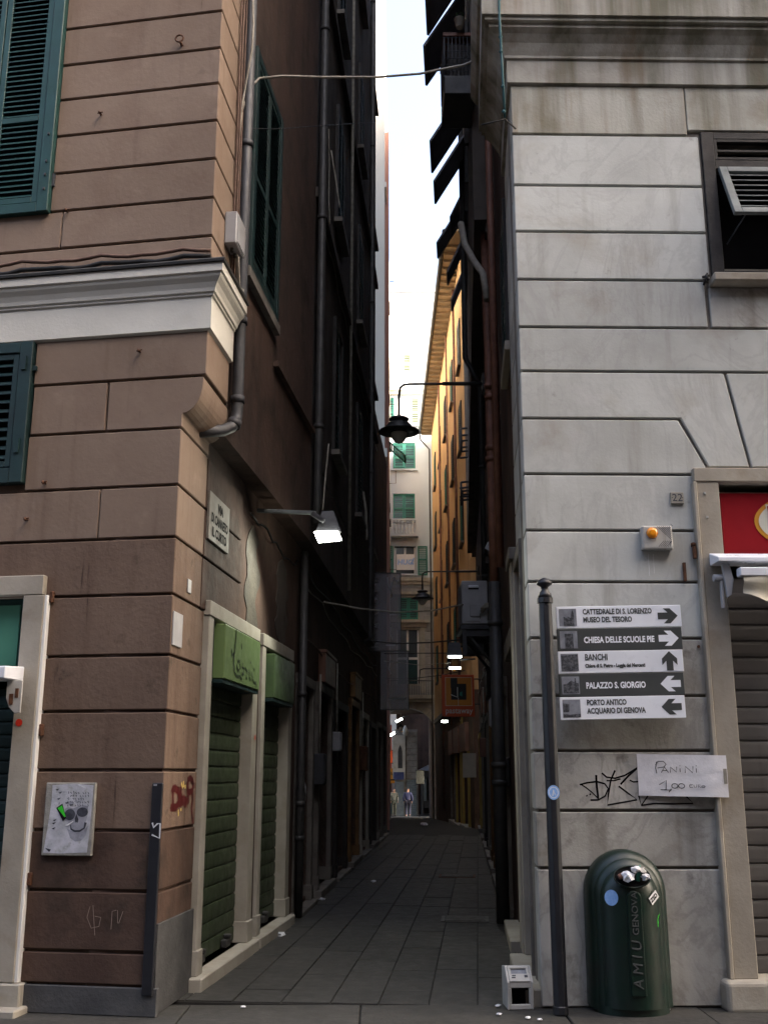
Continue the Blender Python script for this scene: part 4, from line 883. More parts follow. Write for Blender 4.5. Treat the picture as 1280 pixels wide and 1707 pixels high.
for k, (u, v, r) in enumerate(((1090, 1694, .035), (1112, 1686, .028))):
    rr_ = ray(u, v); t_ = -EYE/rr_[2]; solo('crumpled_paper', crumple(r), 'trash_white', Matrix.Translation((rr_[0]*t_, rr_[1]*t_, r*.5)), ('larger' if k == 0 else 'smaller') + ' white scrap on the ground by the foot of the litter bin', 'litter')
# --- paper notice
NY = lambda x: -.012 - .066*min(1, max(0, (x-.79)/.55))
pg = []
for i in range(9):
    rw = []
    for j in range(15):
        x = .79 + .665*j/14; z = 1.488 + .308*i/8 - .012*j/14
        rw.append((x, NY(x) - .007*abs(sin(j*1.3+i*.7))*random.random(), z))
    pg.append(rw)
pn = solo('paper_notice', MB().grid(pg), 'paper', RF.M, 'crinkled white paper notice offering panini for 1,00 euro', 'notice')
for vtx in pn.data.polygons: vtx.use_smooth = True
X = lambda a, b: (.79 + .665*a, 1.482 + .308*b)          # note coordinates
L_ = MB(); YY = -.0235
def sk(pts, wd=.0055): L_.stroke([X(*p) for p in pts], wd, YY)
sk([(.21, .55), (.2, .68), (.215, .83)]); sk([(.2, .75), (.23, .84), (.29, .84), (.32, .77), (.29, .7), (.22, .68)])
sk([(.26, .57), (.3, .7), (.34, .57)]); sk([(.275, .62), (.325, .62)]); sk([(.36, .57), (.365, .7), (.43, .58), (.435, .71)]); sk([(.47, .58), (.47, .67)]); sk([(.47, .72), (.473, .74)])
sk([(.525, .56), (.53, .72), (.61, .56), (.615, .72)]); sk([(.65, .57), (.65, .67)]); sk([(.65, .72), (.653, .74)])
sk([(.23, .28), (.31, .38), (.3, .15)]); sk([(.24, .16), (.36, .15)]); sk([(.36, .18), (.33, .1)])
for cx in (.4, .475): sk([(cx+.034*cos(t), .25+.055*sin(t)) for t in [2*pi*k/14 for k in range(15)]])
sk([(.6, .28), (.57, .29), (.56, .25), (.57, .21), (.6, .22)], .004); sk([(.56, .25), (.59, .255)], .004)
sk([(.61, .28), (.615, .22), (.64, .22), (.645, .29)], .004); sk([(.66, .21), (.66, .28), (.69, .27), (.665, .25), (.69, .21)], .004); sk([(.715+.02*cos(t), .235+.02*sin(t)) for t in [2*pi*k/10 for k in range(11)]], .004)
L_.v = [(q[0], NY(q[0])-.011, q[2]) for q in L_.v]
put('lettering', L_, 'ink', pn)
put('tape', MB().poly([X(.95, .3), X(.99, .3), X(.99, .66), X(.95, .66)], -.0895), 'cable_grey', pn)
# --- spray tag on the marble
def px_strokes(fr, strokes, off):
    m = MB()
    for pts, wd in strokes: m.stroke([fr.p(u, v, off) for u, v in pts], wd, -off)
    return m
z5 = lambda p: (960 + p[0]*.2031, 1240 + p[1]*.2031)
tg = [([(30, 338), (90, 322), (170, 312), (235, 330), (265, 370), (240, 430), (185, 462), (118, 464)], .012), ([(165, 258), (168, 330), (182, 450)], .016), ([(40, 335), (80, 360), (130, 400), (185, 455)], .009),
      ([(320, 220), (285, 300), (265, 420), (258, 505), (500, 462), (430, 410), (350, 350)], .012), ([(212, 242), (250, 275), (320, 285), (400, 262), (510, 195)], .012), ([(250, 305), (310, 305), (365, 290)], .01), ([(365, 335), (430, 265), (515, 190)], .014), ([(440, 300), (470, 315), (520, 312)], .009),
      ([(515, 430), (535, 508), (590, 430)], .011), ([(535, 508), (640, 492), (800, 495), (962, 492), (905, 435)], .012), ([(85, 425), (92, 432)], .013), ([(112, 412), (120, 422)], .013)]
solo('spray_tag', px_strokes(RF, [([z5(p) for p in pts], w_) for pts, w_ in tg], .0025), 'ink', RF.M, 'black scrawled spray tag on the marble beside the paper notice', 'graffiti')
z6 = lambda p: (240 + p[0]*.0781, 1290 + p[1]*.0781)
dw = 1.9
dl = [([(600, 410), (620, 330), (670, 310), (730, 370), (755, 480), (740, 620), (690, 720), (570, 730)], .03), ([(620, 420), (622, 600), (628, 800)], .02), ([(785, 270), (790, 480), (770, 720)], .026), ([(800, 600), (850, 560), (915, 640)], .04),
      ([(935, 160), (940, 400), (950, 650)], .026), ([(935, 150), (985, 90), (1040, 150), (1060, 270), (1030, 370), (950, 400)], .026), ([(1030, 400), (1040, 480), (1020, 760), (1045, 1060)], .02)]
gm = MB()
for pts, wd in dl: gm.stroke([LS.p(*z6(p), .003) for p in pts], wd*dw, -.003)
gf = solo('spray_letters', gm, 'spray_red', LS.M, 'dark red letters DLR sprayed on the alley side of the brown corner', 'graffiti')
ym = MB()
for pts in ([(800, 200), (830, 300)], [(845, 160), (850, 290)], [(880, 240), (880, 320)], [(735, 770), (735, 910)], [(790, 740), (790, 800)]): ym.stroke([LS.p(*z6(p), .004) for p in pts], .025, -.004)
put('flaked_paint', ym, 'spray_yellow', gf)
sm_ = MB()
for pts in ([(150, 1512), (145, 1530), (152, 1548), (165, 1545), (168, 1530), (158, 1528)], [(155, 1510), (158, 1560)], [(185, 1550), (187, 1520), (194, 1518)], [(196, 1518), (196, 1540)], [(205, 1520), (198, 1540)]): sm_.stroke([LF.p(u, v, .002) for u, v in pts], .004, -.002)
solo('scratched_mark', sm_, 'scratch', LF.M, 'faint pale scratched letters low on the brown front', 'graffiti')
# --- poster board with a skull print
pbx0, pbx1, pbz0, pbz1 = -.905, -.515, 1.066, 1.585
pb = solo('poster_board', MB().box(pbx0, pbx1, -.035, .0, pbz0, pbz1), 'poster_board', LF.M, 'weathered poster board with a torn grey skull print', 'poster', bevel=.006)
Q = lambda a, b: (pbx0 + (pbx1-pbx0)*(a-60)/960, pbz1 - (pbz1-pbz0)*(b-160)/1430)
pp = MB(); pp.poly([Q(*p) for p in ((185, 210), (600, 180), (985, 215), (975, 700), (960, 1180), (940, 1520), (420, 1545), (100, 1530), (140, 1150), (170, 800), (190, 500))], -.0365); put('print', pp, 'poster_paper', pb)
k1 = MB(); k1.poly([Q(*p) for p in ((455, 680), (520, 640), (620, 670), (700, 630), (800, 600), (905, 620), (905, 820), (880, 920), (890, 1010), (840, 1090), (720, 1115), (620, 1090), (590, 1000), (480, 1010), (560, 930), (470, 900))], -.0380); put('print', k1, 'ink_mid', pb)
k1 = MB(); k1.poly([Q(*p) for p in ((530, 1060), (620, 1110), (730, 1130), (860, 1080), (930, 1000), (900, 1180), (820, 1290), (700, 1310), (600, 1240))], -.0378); k1.ellipse(*Q(560, 560), .03, .012, -.0378); put('print', k1, 'ink_mid', pb)
k2 = MB(); k2.ellipse(*Q(565, 790), .042, .04, -.0395); k2.ellipse(*Q(805, 740), .044, .034, -.0395); k2.poly([Q(*p) for p in ((690, 770), (740, 880), (730, 945), (700, 930), (680, 945), (665, 870))], -.0395)
k2.stroke([Q(*p) for p in ((590, 990), (610, 1070), (680, 1110), (780, 1105), (860, 1050), (880, 940))], [.006, .011, .013, .013, .012, .02], -.0395)
put('print', k2, 'ink_soft', pb)
k3 = MB()
for r in range(5):
    for c in range(9):
        if random.random() < .7: k3.stroke([Q(500+c*48+random.uniform(-8, 8), 350+r*62), Q(500+c*48+random.uniform(10, 34), 350+r*62+random.uniform(-30, 30)), Q(500+c*48+random.uniform(0, 30), 380+r*62)], .0045, -.0388)
for p in ((250, 300), (310, 360), (290, 480), (450, 560), (540, 600), (230, 960), (230, 1060), (240, 900)): k3.poly([Q(p[0], p[1]), Q(p[0]+80, p[1]-25), Q(p[0]+40, p[1]+22)], -.0388)
k3.poly([Q(*p) for p in ((140, 1440), (250, 1470), (220, 1520), (150, 1460))], -.0388)
put('print', k3, 'ink_soft', pb)
k4 = MB(); k4.poly([Q(*p) for p in ((295, 660), (410, 575), (500, 860), (440, 920))], -.0405); put('print', k4, 'ink', pb)
k4 = MB(); k4.poly([Q(*p) for p in ((320, 665), (405, 605), (490, 830), (465, 840))], -.0412); put('print', k4, 'neon_green', pb)
k4 = MB(); k4.poly([Q(*p) for p in ((480, 1000), (560, 960), (650, 905), (640, 930), (540, 1010))], -.0405); k4.poly([Q(*p) for p in ((670, 200), (720, 195), (840, 250), (800, 262))], -.0405); put('torn_strip', k4, 'sticker_white', pb)
# --- black corner post
cpz = solo('corner_guard', MB().box(-.078, .0, -.03, -.002, .14, 1.583), 'post_iron', LF.M, 'narrow black metal corner guard strip with a torn sticker', 'guard strip', bevel=.004)
put('sticker', MB().stroke([LF.p(u, v, .032) for u, v in ((254, 1372), (256, 1380), (262, 1374), (267, 1373), (266, 1398), (253, 1392))], .012, -.032), 'sticker_white', cpz)
put('bracket', MB().box(-.065, -.04, -.034, -.03, 1.562, 1.575), 'grey_plastic', cpz)
# --- plates and fittings on the left corner
solo('metal_plate', MB().box(.01, .245, -.012, .0, 2.60, 2.86), 'grey_plastic', LS.M, 'larger scuffed grey metal plate on the alley side of the brown corner', 'plate', bevel=.003)
solo('metal_plate', MB().box(.34, .43, -.012, .0, 3.06, 3.17), 'grey_plastic', LS.M, 'small grey metal plate above the larger plate on the brown corner', 'plate', bevel=.003)
pl = solo('street_plaque', MB().box(.82, 1.5, -.025, .0, 3.63, 4.06), 'old_marble', LS.M @ Matrix.Translation((0, 0, -.02)), 'grey stone street name plaque high on the alley wall', 'plaque', bevel=.004)
put('lettering', MB().text('VIA', .115, 1.17, 3.92, -.028, 'CENTER', bold=.004).text('DI CANNETO', .115, 1.16, 3.80, -.028, 'CENTER', sx=.8, bold=.004).text('IL CURTO', .115, 1.16, 3.68, -.028, 'CENTER', sx=.95, bold=.004), 'ink', pl)
x, z = LF.p(300, 65, .03)
rg = empty('wall_ring', at(LF, x, 0, z), 'small iron ring on the upper brown wall', 'ring')
put('ring', MB().tube([(.035*cos(2*pi*k/16), -.045, .035*sin(2*pi*k/16)) for k in range(17)], .008, 6, False), 'rust', rg)
put('eye_bolt', MB().tube([(0.01, 0, -.04), (.01, -.05, -.035)], .012, 6), 'rust', rg)
for (u, v, lb) in ((168, 190, 'short bolt stub in the upper brown wall beside the green shutters'), (233, 586, 'bent hook with rust streak under the white cornice'), (45, 866, 'tiny hook below the lower green window'), (112, 352, 'iron shutter catch under the upper green window'), (75, 805, 'iron shutter catch by the lower green window')):
    x, z = LF.p(u, v, .01); solo('wall_hook', MB().tube([(0, .01, 0), (0, -.05, .004), (.012, -.06, -.02)], .009, 6).tube([(-.02, -.03, .0), (.03, -.035, .006)], .006, 5), 'rust', at(LF, x, 0, z), lb, 'hook')
# --- awning over the left shop
aw = empty('awning', LF.M, 'folded white awning housing over the left shop doorway', 'awning')
put('housing', MB().prism([(-.34, 2.335), (-.34, 2.425), (-.06, 2.445), (-.06, 2.335)], -3.3, -1.145, 'x'), 'white_metal', aw, bevel=.006)
put('front_bar', MB().box(-3.3, -1.24, -.32, -.26, 2.17, 2.25), 'white_metal', aw, bevel=.01)
put('bracket', MB().prism([(-1.20, 2.33), (-1.075, 2.33), (-1.075, 2.09), (-1.12, 2.085), (-1.17, 2.13), (-1.20, 2.2)], -.2, -.185, 'y'), 'white_plastic', aw, bevel=.004)
put('bolt', MB().box(-1.17, -1.14, -.208, -.2, 2.15, 2.23).box(-1.125, -1.10, -.208, -.2, 2.2, 2.27), 'rust', aw)
solo('round_sticker', MB().ellipse(-1.152, 2.025, .028, .028, -.063), 'sticker_red', LF.M, 'round red sticker on the left door surround', 'sticker')
solo('round_sticker', MB().ellipse(2.74, 2.0, .02, .028, -.04), 'sticker_red', LS.M, 'small red sticker on the far jamb of the first alley shop', 'sticker')
# --- cables along the white cornice
for k, (z, r, m, lb) in enumerate(((5.80, .02, 'cable_black', 'thick black cable sagging along the top of the white cornice'), (5.875, .016, 'cable_brown', 'thin brown cable clipped above the white cornice'))):
    solo('wall_cable', MB().tube([(-2.2+q*.12, -.05-.01*k, z + .012*sin(q*1.1+k) + (.012 if q % 3 == 0 else 0) - .02*k*(q/19)) for q in range(21)], r, 6), m, LF.M, lb, 'cable')
# --- left downpipes and cable bundle
def pipe(name, pts, r, m, lb, cat='downpipe', collars=(), M=I4):
    o = empty(name, M, lb, cat); put('pipe', MB().tube(pts, r, 12), m, o)
    for (p, d) in collars:
        p = Vector(p); d = Vector(d).normalized(); put('collar', MB().tube([p-d*.03, p+d*.03], r*1.22, 12), m, o)
    return o
pz = [(.80, -.09, z) for z in (13, 10, 8, 5.9)]
pipe('downpipe', [(.80, -.06, 14), (.80, -.06, 5.9), (.80, -.06, 5.0), (.80, -.06, 4.74), (.79, -.055, 4.66), (.74, -.03, 4.58), (.66, .03, 4.52), (.55, .14, 4.48), (.5, .3, 4.46)], .052, 'pipe_grey', 'grey downpipe on the alley edge of the brown house bending under the jetty', collars=[((.80, -.06, z), (0, 0, 1)) for z in (11, 9.1, 7.4, 5.6, 4.85)] + [((.77, -.045, 4.62), (.3, -.2, .9))], M=LJ.M)
cb_ = MB()
for k in range(4):
    xx = .58 + .04*k; cb_.tube([(xx + .01*sin(z*2+k), -.02-.012*(k % 2), z) for z in [5.75 + .35*q for q in range(24)]], .011, 5)
solo('cable_bundle', cb_, 'cable_brown', LJ.M, 'bundle of brown cables running up beside the grey downpipe', 'cable')
lp = MB()
for k in range(3): lp.tube([(.66+.05*k+.04*sin(q*.5+k), -.05-.02*k, 6.15 - .4*sin(pi*q/10)*(1-.15*k)) if False else (.55+.035*q, -.06-.012*k, 6.15-.32*sin(pi*q/8)-.02*k) for q in range(9)], .009, 5)
solo('cable_loop', lp, 'cable_grey', LJ.M, 'loose loops of cable hanging under the grey junction box', 'cable')
jb = solo('junction_box', MB().box(.36, .66, -.11, .0, 6.14, 6.45), 'grey_plastic', LJ.M, 'grey junction box on the corner of the brown house', 'junction box', bevel=.01)
put('gland', MB().tube([(.45, -.05, 6.14), (.45, -.05, 6.1)], .015, 8).tube([(.55, -.05, 6.14), (.55, -.05, 6.1)], .015, 8), 'cable_black', jb)
put('lid', MB().box(.38, .64, -.118, -.111, 6.16, 6.43), 'grey_plastic', jb, bevel=.003)
pipe('downpipe', [(-.02, -.07, 24), (-.02, -.07, 5.0), (-.02, -.05, 4.7)], .055, 'pipe_dark', 'dark downpipe between the brown house and the tenement', collars=[((-.02, -.07, z), (0, 0, 1)) for z in (6, 9, 12, 15)], M=L2J.M)
pipe('downpipe', [(.2, -.07, 4.4), (.2, -.07, 1.3), (.2, -.07, .02)], .05, 'pipe_dark', 'dark downpipe standing between alley shop doorways on the left', collars=[((.2, -.07, z), (0, 0, 1)) for z in (.9, 1.3, 2.6)], M=L2.M)
pipe('downpipe', [(8.9, -.07, 26), (8.9, -.07, 4.4), (8.9, .1, 4.3)], .05, 'pipe_dark', 'dark downpipe halfway along the tenement wall', collars=[((8.9, -.07, z), (0, 0, 1)) for z in (8, 12, 16, 20)], M=L2J.M)
pipe('downpipe', [(4.3, -.05, 24), (4.3, -.05, 4.6)], .03, 'cable_grey', 'thin pale conduit up the tenement wall', cat='conduit', M=L2J.M)
# --- right side pipes
pipe('downpipe', [(-4.25, -.12, 3.9), (-4.25, -.12, 2), (-4.25, -.12, .02)], .075, 'pipe_dark', 'thick black downpipe at the alley end of the marble house', collars=[((-4.25, -.12, z), (0, 0, 1)) for z in (1.75, 1.55, 3.4)], M=RS.M)
pipe('downpipe', [(-5.0, -.1, 9.0), (-5.0, -.1, 7.9), (-4.9, -.1, 7.6), (-4.75, -.1, 7.2), (-4.72, -.1, 5.0), (-4.72, -.1, 3.95)], .06, 'pipe_brown', 'rust-brown downpipe beside the marble house', collars=[((-4.72, -.1, z), (0, 0, 1)) for z in (6.6, 6.45, 5.75, 5.6)], M=RS.M)
pipe('downpipe', [(-3.3, -.08, 21), (-3.3, -.08, 8), (-3.3, -.08, 3.9)], .045, 'pipe_brown', 'narrow brown pipe on the side wall of the marble house', M=RS.M)
pipe('downpipe', [(-9.8, -.36, 14), (-9.8, -.36, 9.1), (-9.8, -.1, 8.6), (-9.8, -.1, 3.6)], .05, 'pipe_dark', 'dark downpipe along the shop house', collars=[((-9.8, -.1, z), (0, 0, 1)) for z in (5, 7)], M=RS.M)
u0 = PY(774, 392, 12.6); u1 = PY(808, 470, 12.2)
pipe('flexible_duct', [PY(768, 372, 12.9), PY(774, 405, 12.8), PY(788, 432, 12.6), PY(805, 456, 12.4), PY(812, 500, 12.3)], .045, 'cable_grey', 'pale bent waste pipe high on the right alley wall', cat='pipe')
gc = MB(); pts = [RF.w(-.11, .28, 9.0), RF.w(-.12, .27, 8.2), RF.w(-.10, .22, 7.6), RF.w(-.09, .20, 7.22)]
gc.tube(pts, .012, 6); gcab = solo('hanging_cable', gc, 'cable_green', I4, 'blue-green cable hanging down the corner of the marble cornice', 'cable')
kn = MB()
for z in (8.75, 8.45, 8.0, 7.85, 7.5, 7.25): kn.lathe([(.004, -.02), (.02, 0), (.004, .02)], tuple(RF.w(-.105-.008*(z > 7.7), .235+.04*(z > 7.7)*(z-7.6)/1.2, z)), 8)
put('knot', kn, 'cable_green', gcab)
put('tie', MB().tube([RF.w(-.30, .2, 7.14), RF.w(-.09, .2, 7.2), RF.w(.03, .02, 7.23)], .008, 5), 'cable_black', gcab)
# --- cables across the alley
def cable(uvY, r, m, lb, sag=0, name='overhead_cable'):
    pts = [PY(*q) for q in uvY]; P_ = []
    for i in range(len(pts)-1):
        for k in range(8):
            t = k/8; P_.append(pts[i].lerp(pts[i+1], t))
    P_.append(pts[-1]); return solo(name, MB().tube(P_, r, 6), m, I4, lb, 'cable')
cable([(398, 235, 8.5), (402, 190, 8.55), (412, 150, 8.7), (432, 130, 8.9), (470, 126, 9), (540, 128, 9.1), (625, 128, 9.1), (700, 122, 9.1), (745, 113, 9.1), (772, 108, 9.05), (786, 102, 9.0)], .013, 'cable_grey', 'twisted pale cable crossing the top of the alley')
cable([(420, -60, 8.5), (422, 40, 8.5), (420, 80, 8.5), (408, 150, 8.55), (399, 200, 8.5), (397, 300, 8.5)], .011, 'cable_grey', 'thin pale cable curving down over the grey downpipe', name='wall_cable')
cable([(392, 214, 8.6), (470, 214, 9.6), (520, 210, 11), (625, 203, 16)], .006, 'cable_black', 'thin dark wire crossing beneath the pale cable')
cable([(540, 1004, 14), (600, 1015, 14.5), (660, 1021, 15), (720, 1018, 15.5), (772, 1008, 16)], .013, 'cable_grey', 'pale sagging cable crossing in front of the clear hanging sign')
cable([(615, 1068, 21), (660, 1073, 21), (720, 1071, 21), (775, 1066, 21)], .016, 'cable_black', 'upper black cable crossing above the second clear sign')
cable([(640, 1090, 24), (690, 1089, 24), (750, 1089, 24)], .012, 'cable_black', 'lower black cable crossing above the second clear sign')
cable([(640, 1102, 24), (700, 1109, 24), (752, 1105, 24)], .008, 'cable_grey', 'thin pale wire crossing behind the second clear sign')
cable([(698, 1140, 27), (700, 1117, 27), (706, 1115, 27), (770, 1114, 27)], .016, 'cable_black', 'black cable bending down beside the orange hanging sign')
cable([(640, 1131, 30), (690, 1131, 30), (735, 1126, 30), (775, 1118, 30)], .012, 'cable_black', 'black cable passing just above the archway balcony')
cable([(552, 250, 14), (560, 300, 14), (566, 345, 14)], .012, 'cable_grey', 'short pale cable end dangling on the tenement wall', name='wall_cable')
cable([(548, 215, 13.6), (549, 280, 13.6), (548, 330, 13.6), (550, 372, 13.6)], .008, 'cable_grey', 'thin wire with a plug hanging on the tenement wall', name='wall_cable')
cable([(548, 740, 12.6), (543, 790, 12.4), (538, 850, 12.2)], .01, 'cable_grey', 'pair of pale wires dropping to the lit floodlight', name='wall_cable')
cable([(605, 820, 20), (610, 850, 20), (611, 900, 20)], .03, 'cable_grey', 'pale rag of plastic hanging on the tenement wall', name='hanging_rag')
# --- street lamps
def lamp(Y, uv_hook, uv_wall, uv_top, sc_, lb):
    w0 = PY(*uv_wall, Y); c0 = PY(*uv_hook, Y); t0 = PY(*uv_top, Y)
    o = empty('street_lamp', Matrix.Translation(t0), lb, 'street lamp', 'hanging street lamps')
    rel = lambda p: p - t0
    bend = [Vector((t0.x, t0.y, c0.z-.14*sc_*1.6)), Vector((t0.x+.02*sc_, t0.y, c0.z-.07*sc_)), Vector((t0.x+.08*sc_, t0.y, c0.z-.015*sc_)), Vector((t0.x+.18*sc_, t0.y, c0.z))]
    put('arm', MB().tube([rel(t0)] + [rel(b) for b in bend] + [rel(Vector((w0.x-.35, w0.y, c0.z+.005))), rel(Vector((w0.x+.25, w0.y, c0.z+.01)))], .022*sc_, 8), 'black_iron', o)
    put('arm_sleeve', MB().tube([rel(Vector((w0.x-.9*sc_*.6, w0.y, c0.z+.005))), rel(Vector((w0.x+.2, w0.y, c0.z+.01)))], .034*sc_, 8), 'black_iron', o)
    s = sc_
    put('lamp_hood', MB().lathe([(.02*s, 0), (.13*s, -.01*s), (.16*s, -.03*s), (.16*s, -.055*s), (.1*s, -.075*s), (.1*s, -.09*s), (.17*s, -.11*s), (.22*s, -.17*s), (.225*s, -.2*s), (.33*s, -.245*s), (.335*s, -.26*s), (.2*s, -.275*s), (.13*s, -.28*s)], n=28), 'black_iron', o)
    put('lamp_globe', MB().lathe([(.135*s, -.27*s), (.14*s, -.3*s), (.115*s, -.37*s), (.07*s, -.43*s), (.02*s, -.455*s)], n=20), 'lamp_glass', o)
    put('wall_plate', MB().box(w0.x-t0.x+.1, w0.x-t0.x+.3, -.12, .12, c0.z-t0.z-.12, c0.z-t0.z+.14), 'black_iron', o)
lamp(15, (662, 640), (792, 638), (665, 695), .93, 'nearer hanging bell-shaped street lamp on a curved iron arm')
lamp(29, (705, 953), (790, 953), (704, 984), .95, 'farther, smaller-looking bell-shaped street lamp above the cables')
# --- lit floodlight
fo = Vector(PY(548, 868, 10.75))
fl_ = empty('floodlight', Matrix.Translation(fo), 'lit grey floodlight on an arm from the left alley wall', 'floodlight', 'floodlights')
pa = PY(425, 851, 10.72) - fo; pb_ = PY(520, 855, 10.72) - fo
put('arm', MB().obox((pa*.55+pb_*.45), pb_-pa, ((pb_-pa).length*1.25, .04, .04)), 'louver_grey', fl_, bevel=.006)
put('clamp', MB().obox(PY(530, 862, 10.72)-fo, PY(545, 872, 10.72)-PY(515, 853, 10.72), (.16, .06, .05)), 'pipe_grey', fl_, bevel=.008)
tq = [PY(536, 852, 10.8), PY(556, 851, 10.8), PY(569, 886, 10.72), PY(525, 888, 10.72)]
th_ = Vector((0, .16, .02)); hd = MB(); a_ = [q-fo for q in tq] + [q-fo+th_ for q in tq]
hd.add([tuple(q) for q in a_], [(0, 3, 2, 1), (4, 5, 6, 7), (0, 1, 5, 4), (1, 2, 6, 5), (3, 0, 4, 7), (2, 3, 7, 6)]); put('housing', hd, 'pipe_grey', fl_, bevel=.008)
e_ = [PY(523, 886, 10.70), PY(563, 885, 10.70), PY(570, 901, 10.82), PY(531, 905, 10.82)]
put('lit_panel', MB().add([tuple(q-fo) for q in e_], [(0, 1, 2, 3)]), 'flood_light', fl_)
al = bpy.data.lights.new('floodlight_lamp', 'SPOT'); al.energy = 20; al.color = (1, 1, .84); al.spot_size = radians(150); al.spot_blend = .5; al.shadow_soft_size = .08
alo = bpy.data.objects.new('floodlight_lamp', al); C.objects.link(alo); alo.parent = fl_
alo.matrix_basis = Matrix.Translation(PY(547, 912, 10.75)-fo) @ Vector((.3, .7, 1.0)).to_track_quat('Z', 'Y').to_matrix().to_4x4()
# --- lit tubes further down
def tube_lamp(u, v, Y, wpx, lb, hood=True, tilt=0):
    c = PY(u, v, Y); hw = wpx/2/FPX*Y
    o = empty('tube_lamp', Matrix.Translation(c), lb, 'lamp', 'small lit alley lamps')
    put('lit_tube', MB().tube([(-hw, 0, -tilt), (hw, 0, tilt)], .021*Y/22, 8), 'tube_light', o)
    if hood: put('lamp_hood', MB().add([(-hw*.8, .1, .28), (hw*.8, .1, .28), (hw*1.15, -.04, .04), (-hw*1.15, -.04, .04), (-hw*.8, .2, .28), (hw*.8, .2, .28), (hw*1.15, .14, .04), (-hw*1.15, .14, .04)], [(0, 3, 2, 1), (4, 5, 6, 7), (0, 1, 5, 4), (1, 2, 6, 5), (3, 0, 4, 7)]), 'pipe_grey', o)
    put('bracket', MB().tube([(hw, .1, .2), (hw+.35, .1, .22)], .02, 6), 'pipe_grey', o)
tube_lamp(758, 1095, 19.5, 22, 'nearest of the small lit lamps under the air conditioner, with a grey hood')
tube_lamp(758, 1114, 24, 19, 'thin lit lamp just above the orange hanging sign', hood=False)
tube_lamp(741, 1203, 36, 10, 'small lit lamp just below the orange hanging sign', hood=False)
tube_lamp(665, 1201, 62, 10, 'lit tube under the archway vault', hood=False, tilt=.09)
tube_lamp(654, 1224, 66, 7, 'small lit tube low at the left inside the archway', hood=False, tilt=.1)
wl = empty('wall_floodlight', Matrix.Translation(PY(822, 905, 13.5)), 'unlit pale floodlight under the rust-brown downpipe', 'floodlight', 'floodlights')
c_ = PY(822, 905, 13.5)
put('housing', MB().add([tuple(PY(u, v, Y)-c_) for u, v, Y in ((830, 885, 13.5), (838, 884, 13.5), (828, 925, 13.3), (808, 914, 13.3), (830, 885, 13.7), (840, 884, 13.7), (836, 920, 13.6), (812, 905, 13.6))], [(0, 3, 2, 1), (4, 5, 6, 7), (0, 1, 5, 4), (1, 2, 6, 5), (2, 3, 7, 6), (3, 0, 4, 7)]), 'grey_plastic', wl)
put('bracket', MB().tube([tuple(PY(834, 888, 13.6)-c_), tuple(PY(846, 880, 13.7)-c_)], .03, 6), 'pipe_dark', wl)
# --- shop signs on the left
def greensign(x0, x1, z0, z1, m, lb, script, dim):
    o = solo('shop_sign', MB().box(x0, x1, -.10, .12, z0, z1), m, LS.M, lb, 'shop sign', bevel=.008)
    put('side_panel', MB().box(x0-.13, x0-.003, .0, .12, z0-.02, z1+.02), 'green_dark', o)
    put('lower_trim', MB().box(x0, x1, -.09, .11, z0-.035, z0-.002), 'green_dark', o)
    t = MB(); Wd = x1-x0; Hh = z1-z0
    S = lambda a, b: (x0+Wd*a, z0+Hh*b)
    if script:
        for pts in ([(.27, .93), (.26, .75), (.24, .5), (.22, .35), (.25, .12), (.33, .06), (.42, .09), (.46, .02)], [(.15, .52), (.18, .42), (.23, .47)], [(.38, .38), (.34, .35), (.31, .25), (.36, .18), (.41, .25), (.38, .38)], [(.42, .72), (.44, .62)], [(.48, .36), (.46, .28), (.52, .26), (.5, .15), (.46, .15)], [(.55, .3), (.6, .22), (.58, .12), (.62, .08)], [(.66, .3), (.68, .14), (.71, .07)], [(.69, .45), (.71, .42)], [(.75, .27), (.77, .12), (.82, .06), (.88, .08), (.9, .0)], [(.8, .34), (.83, .31)]):
            t.stroke([S(a, b+.06) for a, b in pts], .024, -.104)
    else:
        for pts in ([(.2, .8), (.22, .55)], [(.32, .85), (.3, .5), (.36, .45)], [(.45, .75), (.43, .5), (.5, .5)], [(.6, .7), (.62, .5)], [(.72, .66), (.76, .42)]): t.stroke([S(*p) for p in pts], .03, -.104)
    put('lettering', t, 'letter_dark', o)
greensign(1.22, 2.60, 2.45, 2.93, 'shop_green', 'bright green shop sign with handwritten lettering over the first alley shop', True, 0)
greensign(3.32, 4.42, 2.43, 2.9, 'shop_green_shaded', 'shade-darkened green shop sign over the second alley shop', False, 1)
# --- clear acrylic hanging signs
def acryl(u0, v0, u1, v1, Y, lb, letters, band):
    a = PY(u0, v1, Y); b = PY(u1, v0, Y); wd, hh = b.x-a.x, b.z-a.z
    o = solo('hanging_sign', MB().box(0, wd, 0, .03, 0, hh), 'acrylic', Matrix.Translation(a), lb, 'hanging sign')
    put('edge', MB().box(wd, wd+.02, -.01, .04, -.01, hh+.01).box(0, wd, -.01, .04, hh, hh+.02).box(0, wd, -.01, .04, -.02, 0), 'post_iron', o)
    t = MB()
    for (s_, x, z, sz) in letters: t.text(s_, sz, x*wd, z*hh, -.004, rot=pi/2)
    put('lettering', t, 'silver_print', o)
    for z in (.2, .8): put('bracket', MB().tube([(-.45, .01, hh*z), (0, .01, hh*z)], .015, 6), 'black_iron', o)
    return o, wd, hh
o, wd, hh = acryl(614, 956, 667, 1085, 24, 'nearer clear hanging sign with etched upright letters', [('N', .32, .03, .26), ('A', .32, .28, .22), ('C', .32, .45, .2), ('O', .32, .58, .22), ('T', .32, .73, .2), ('U', .32, .86, .24)], 1)
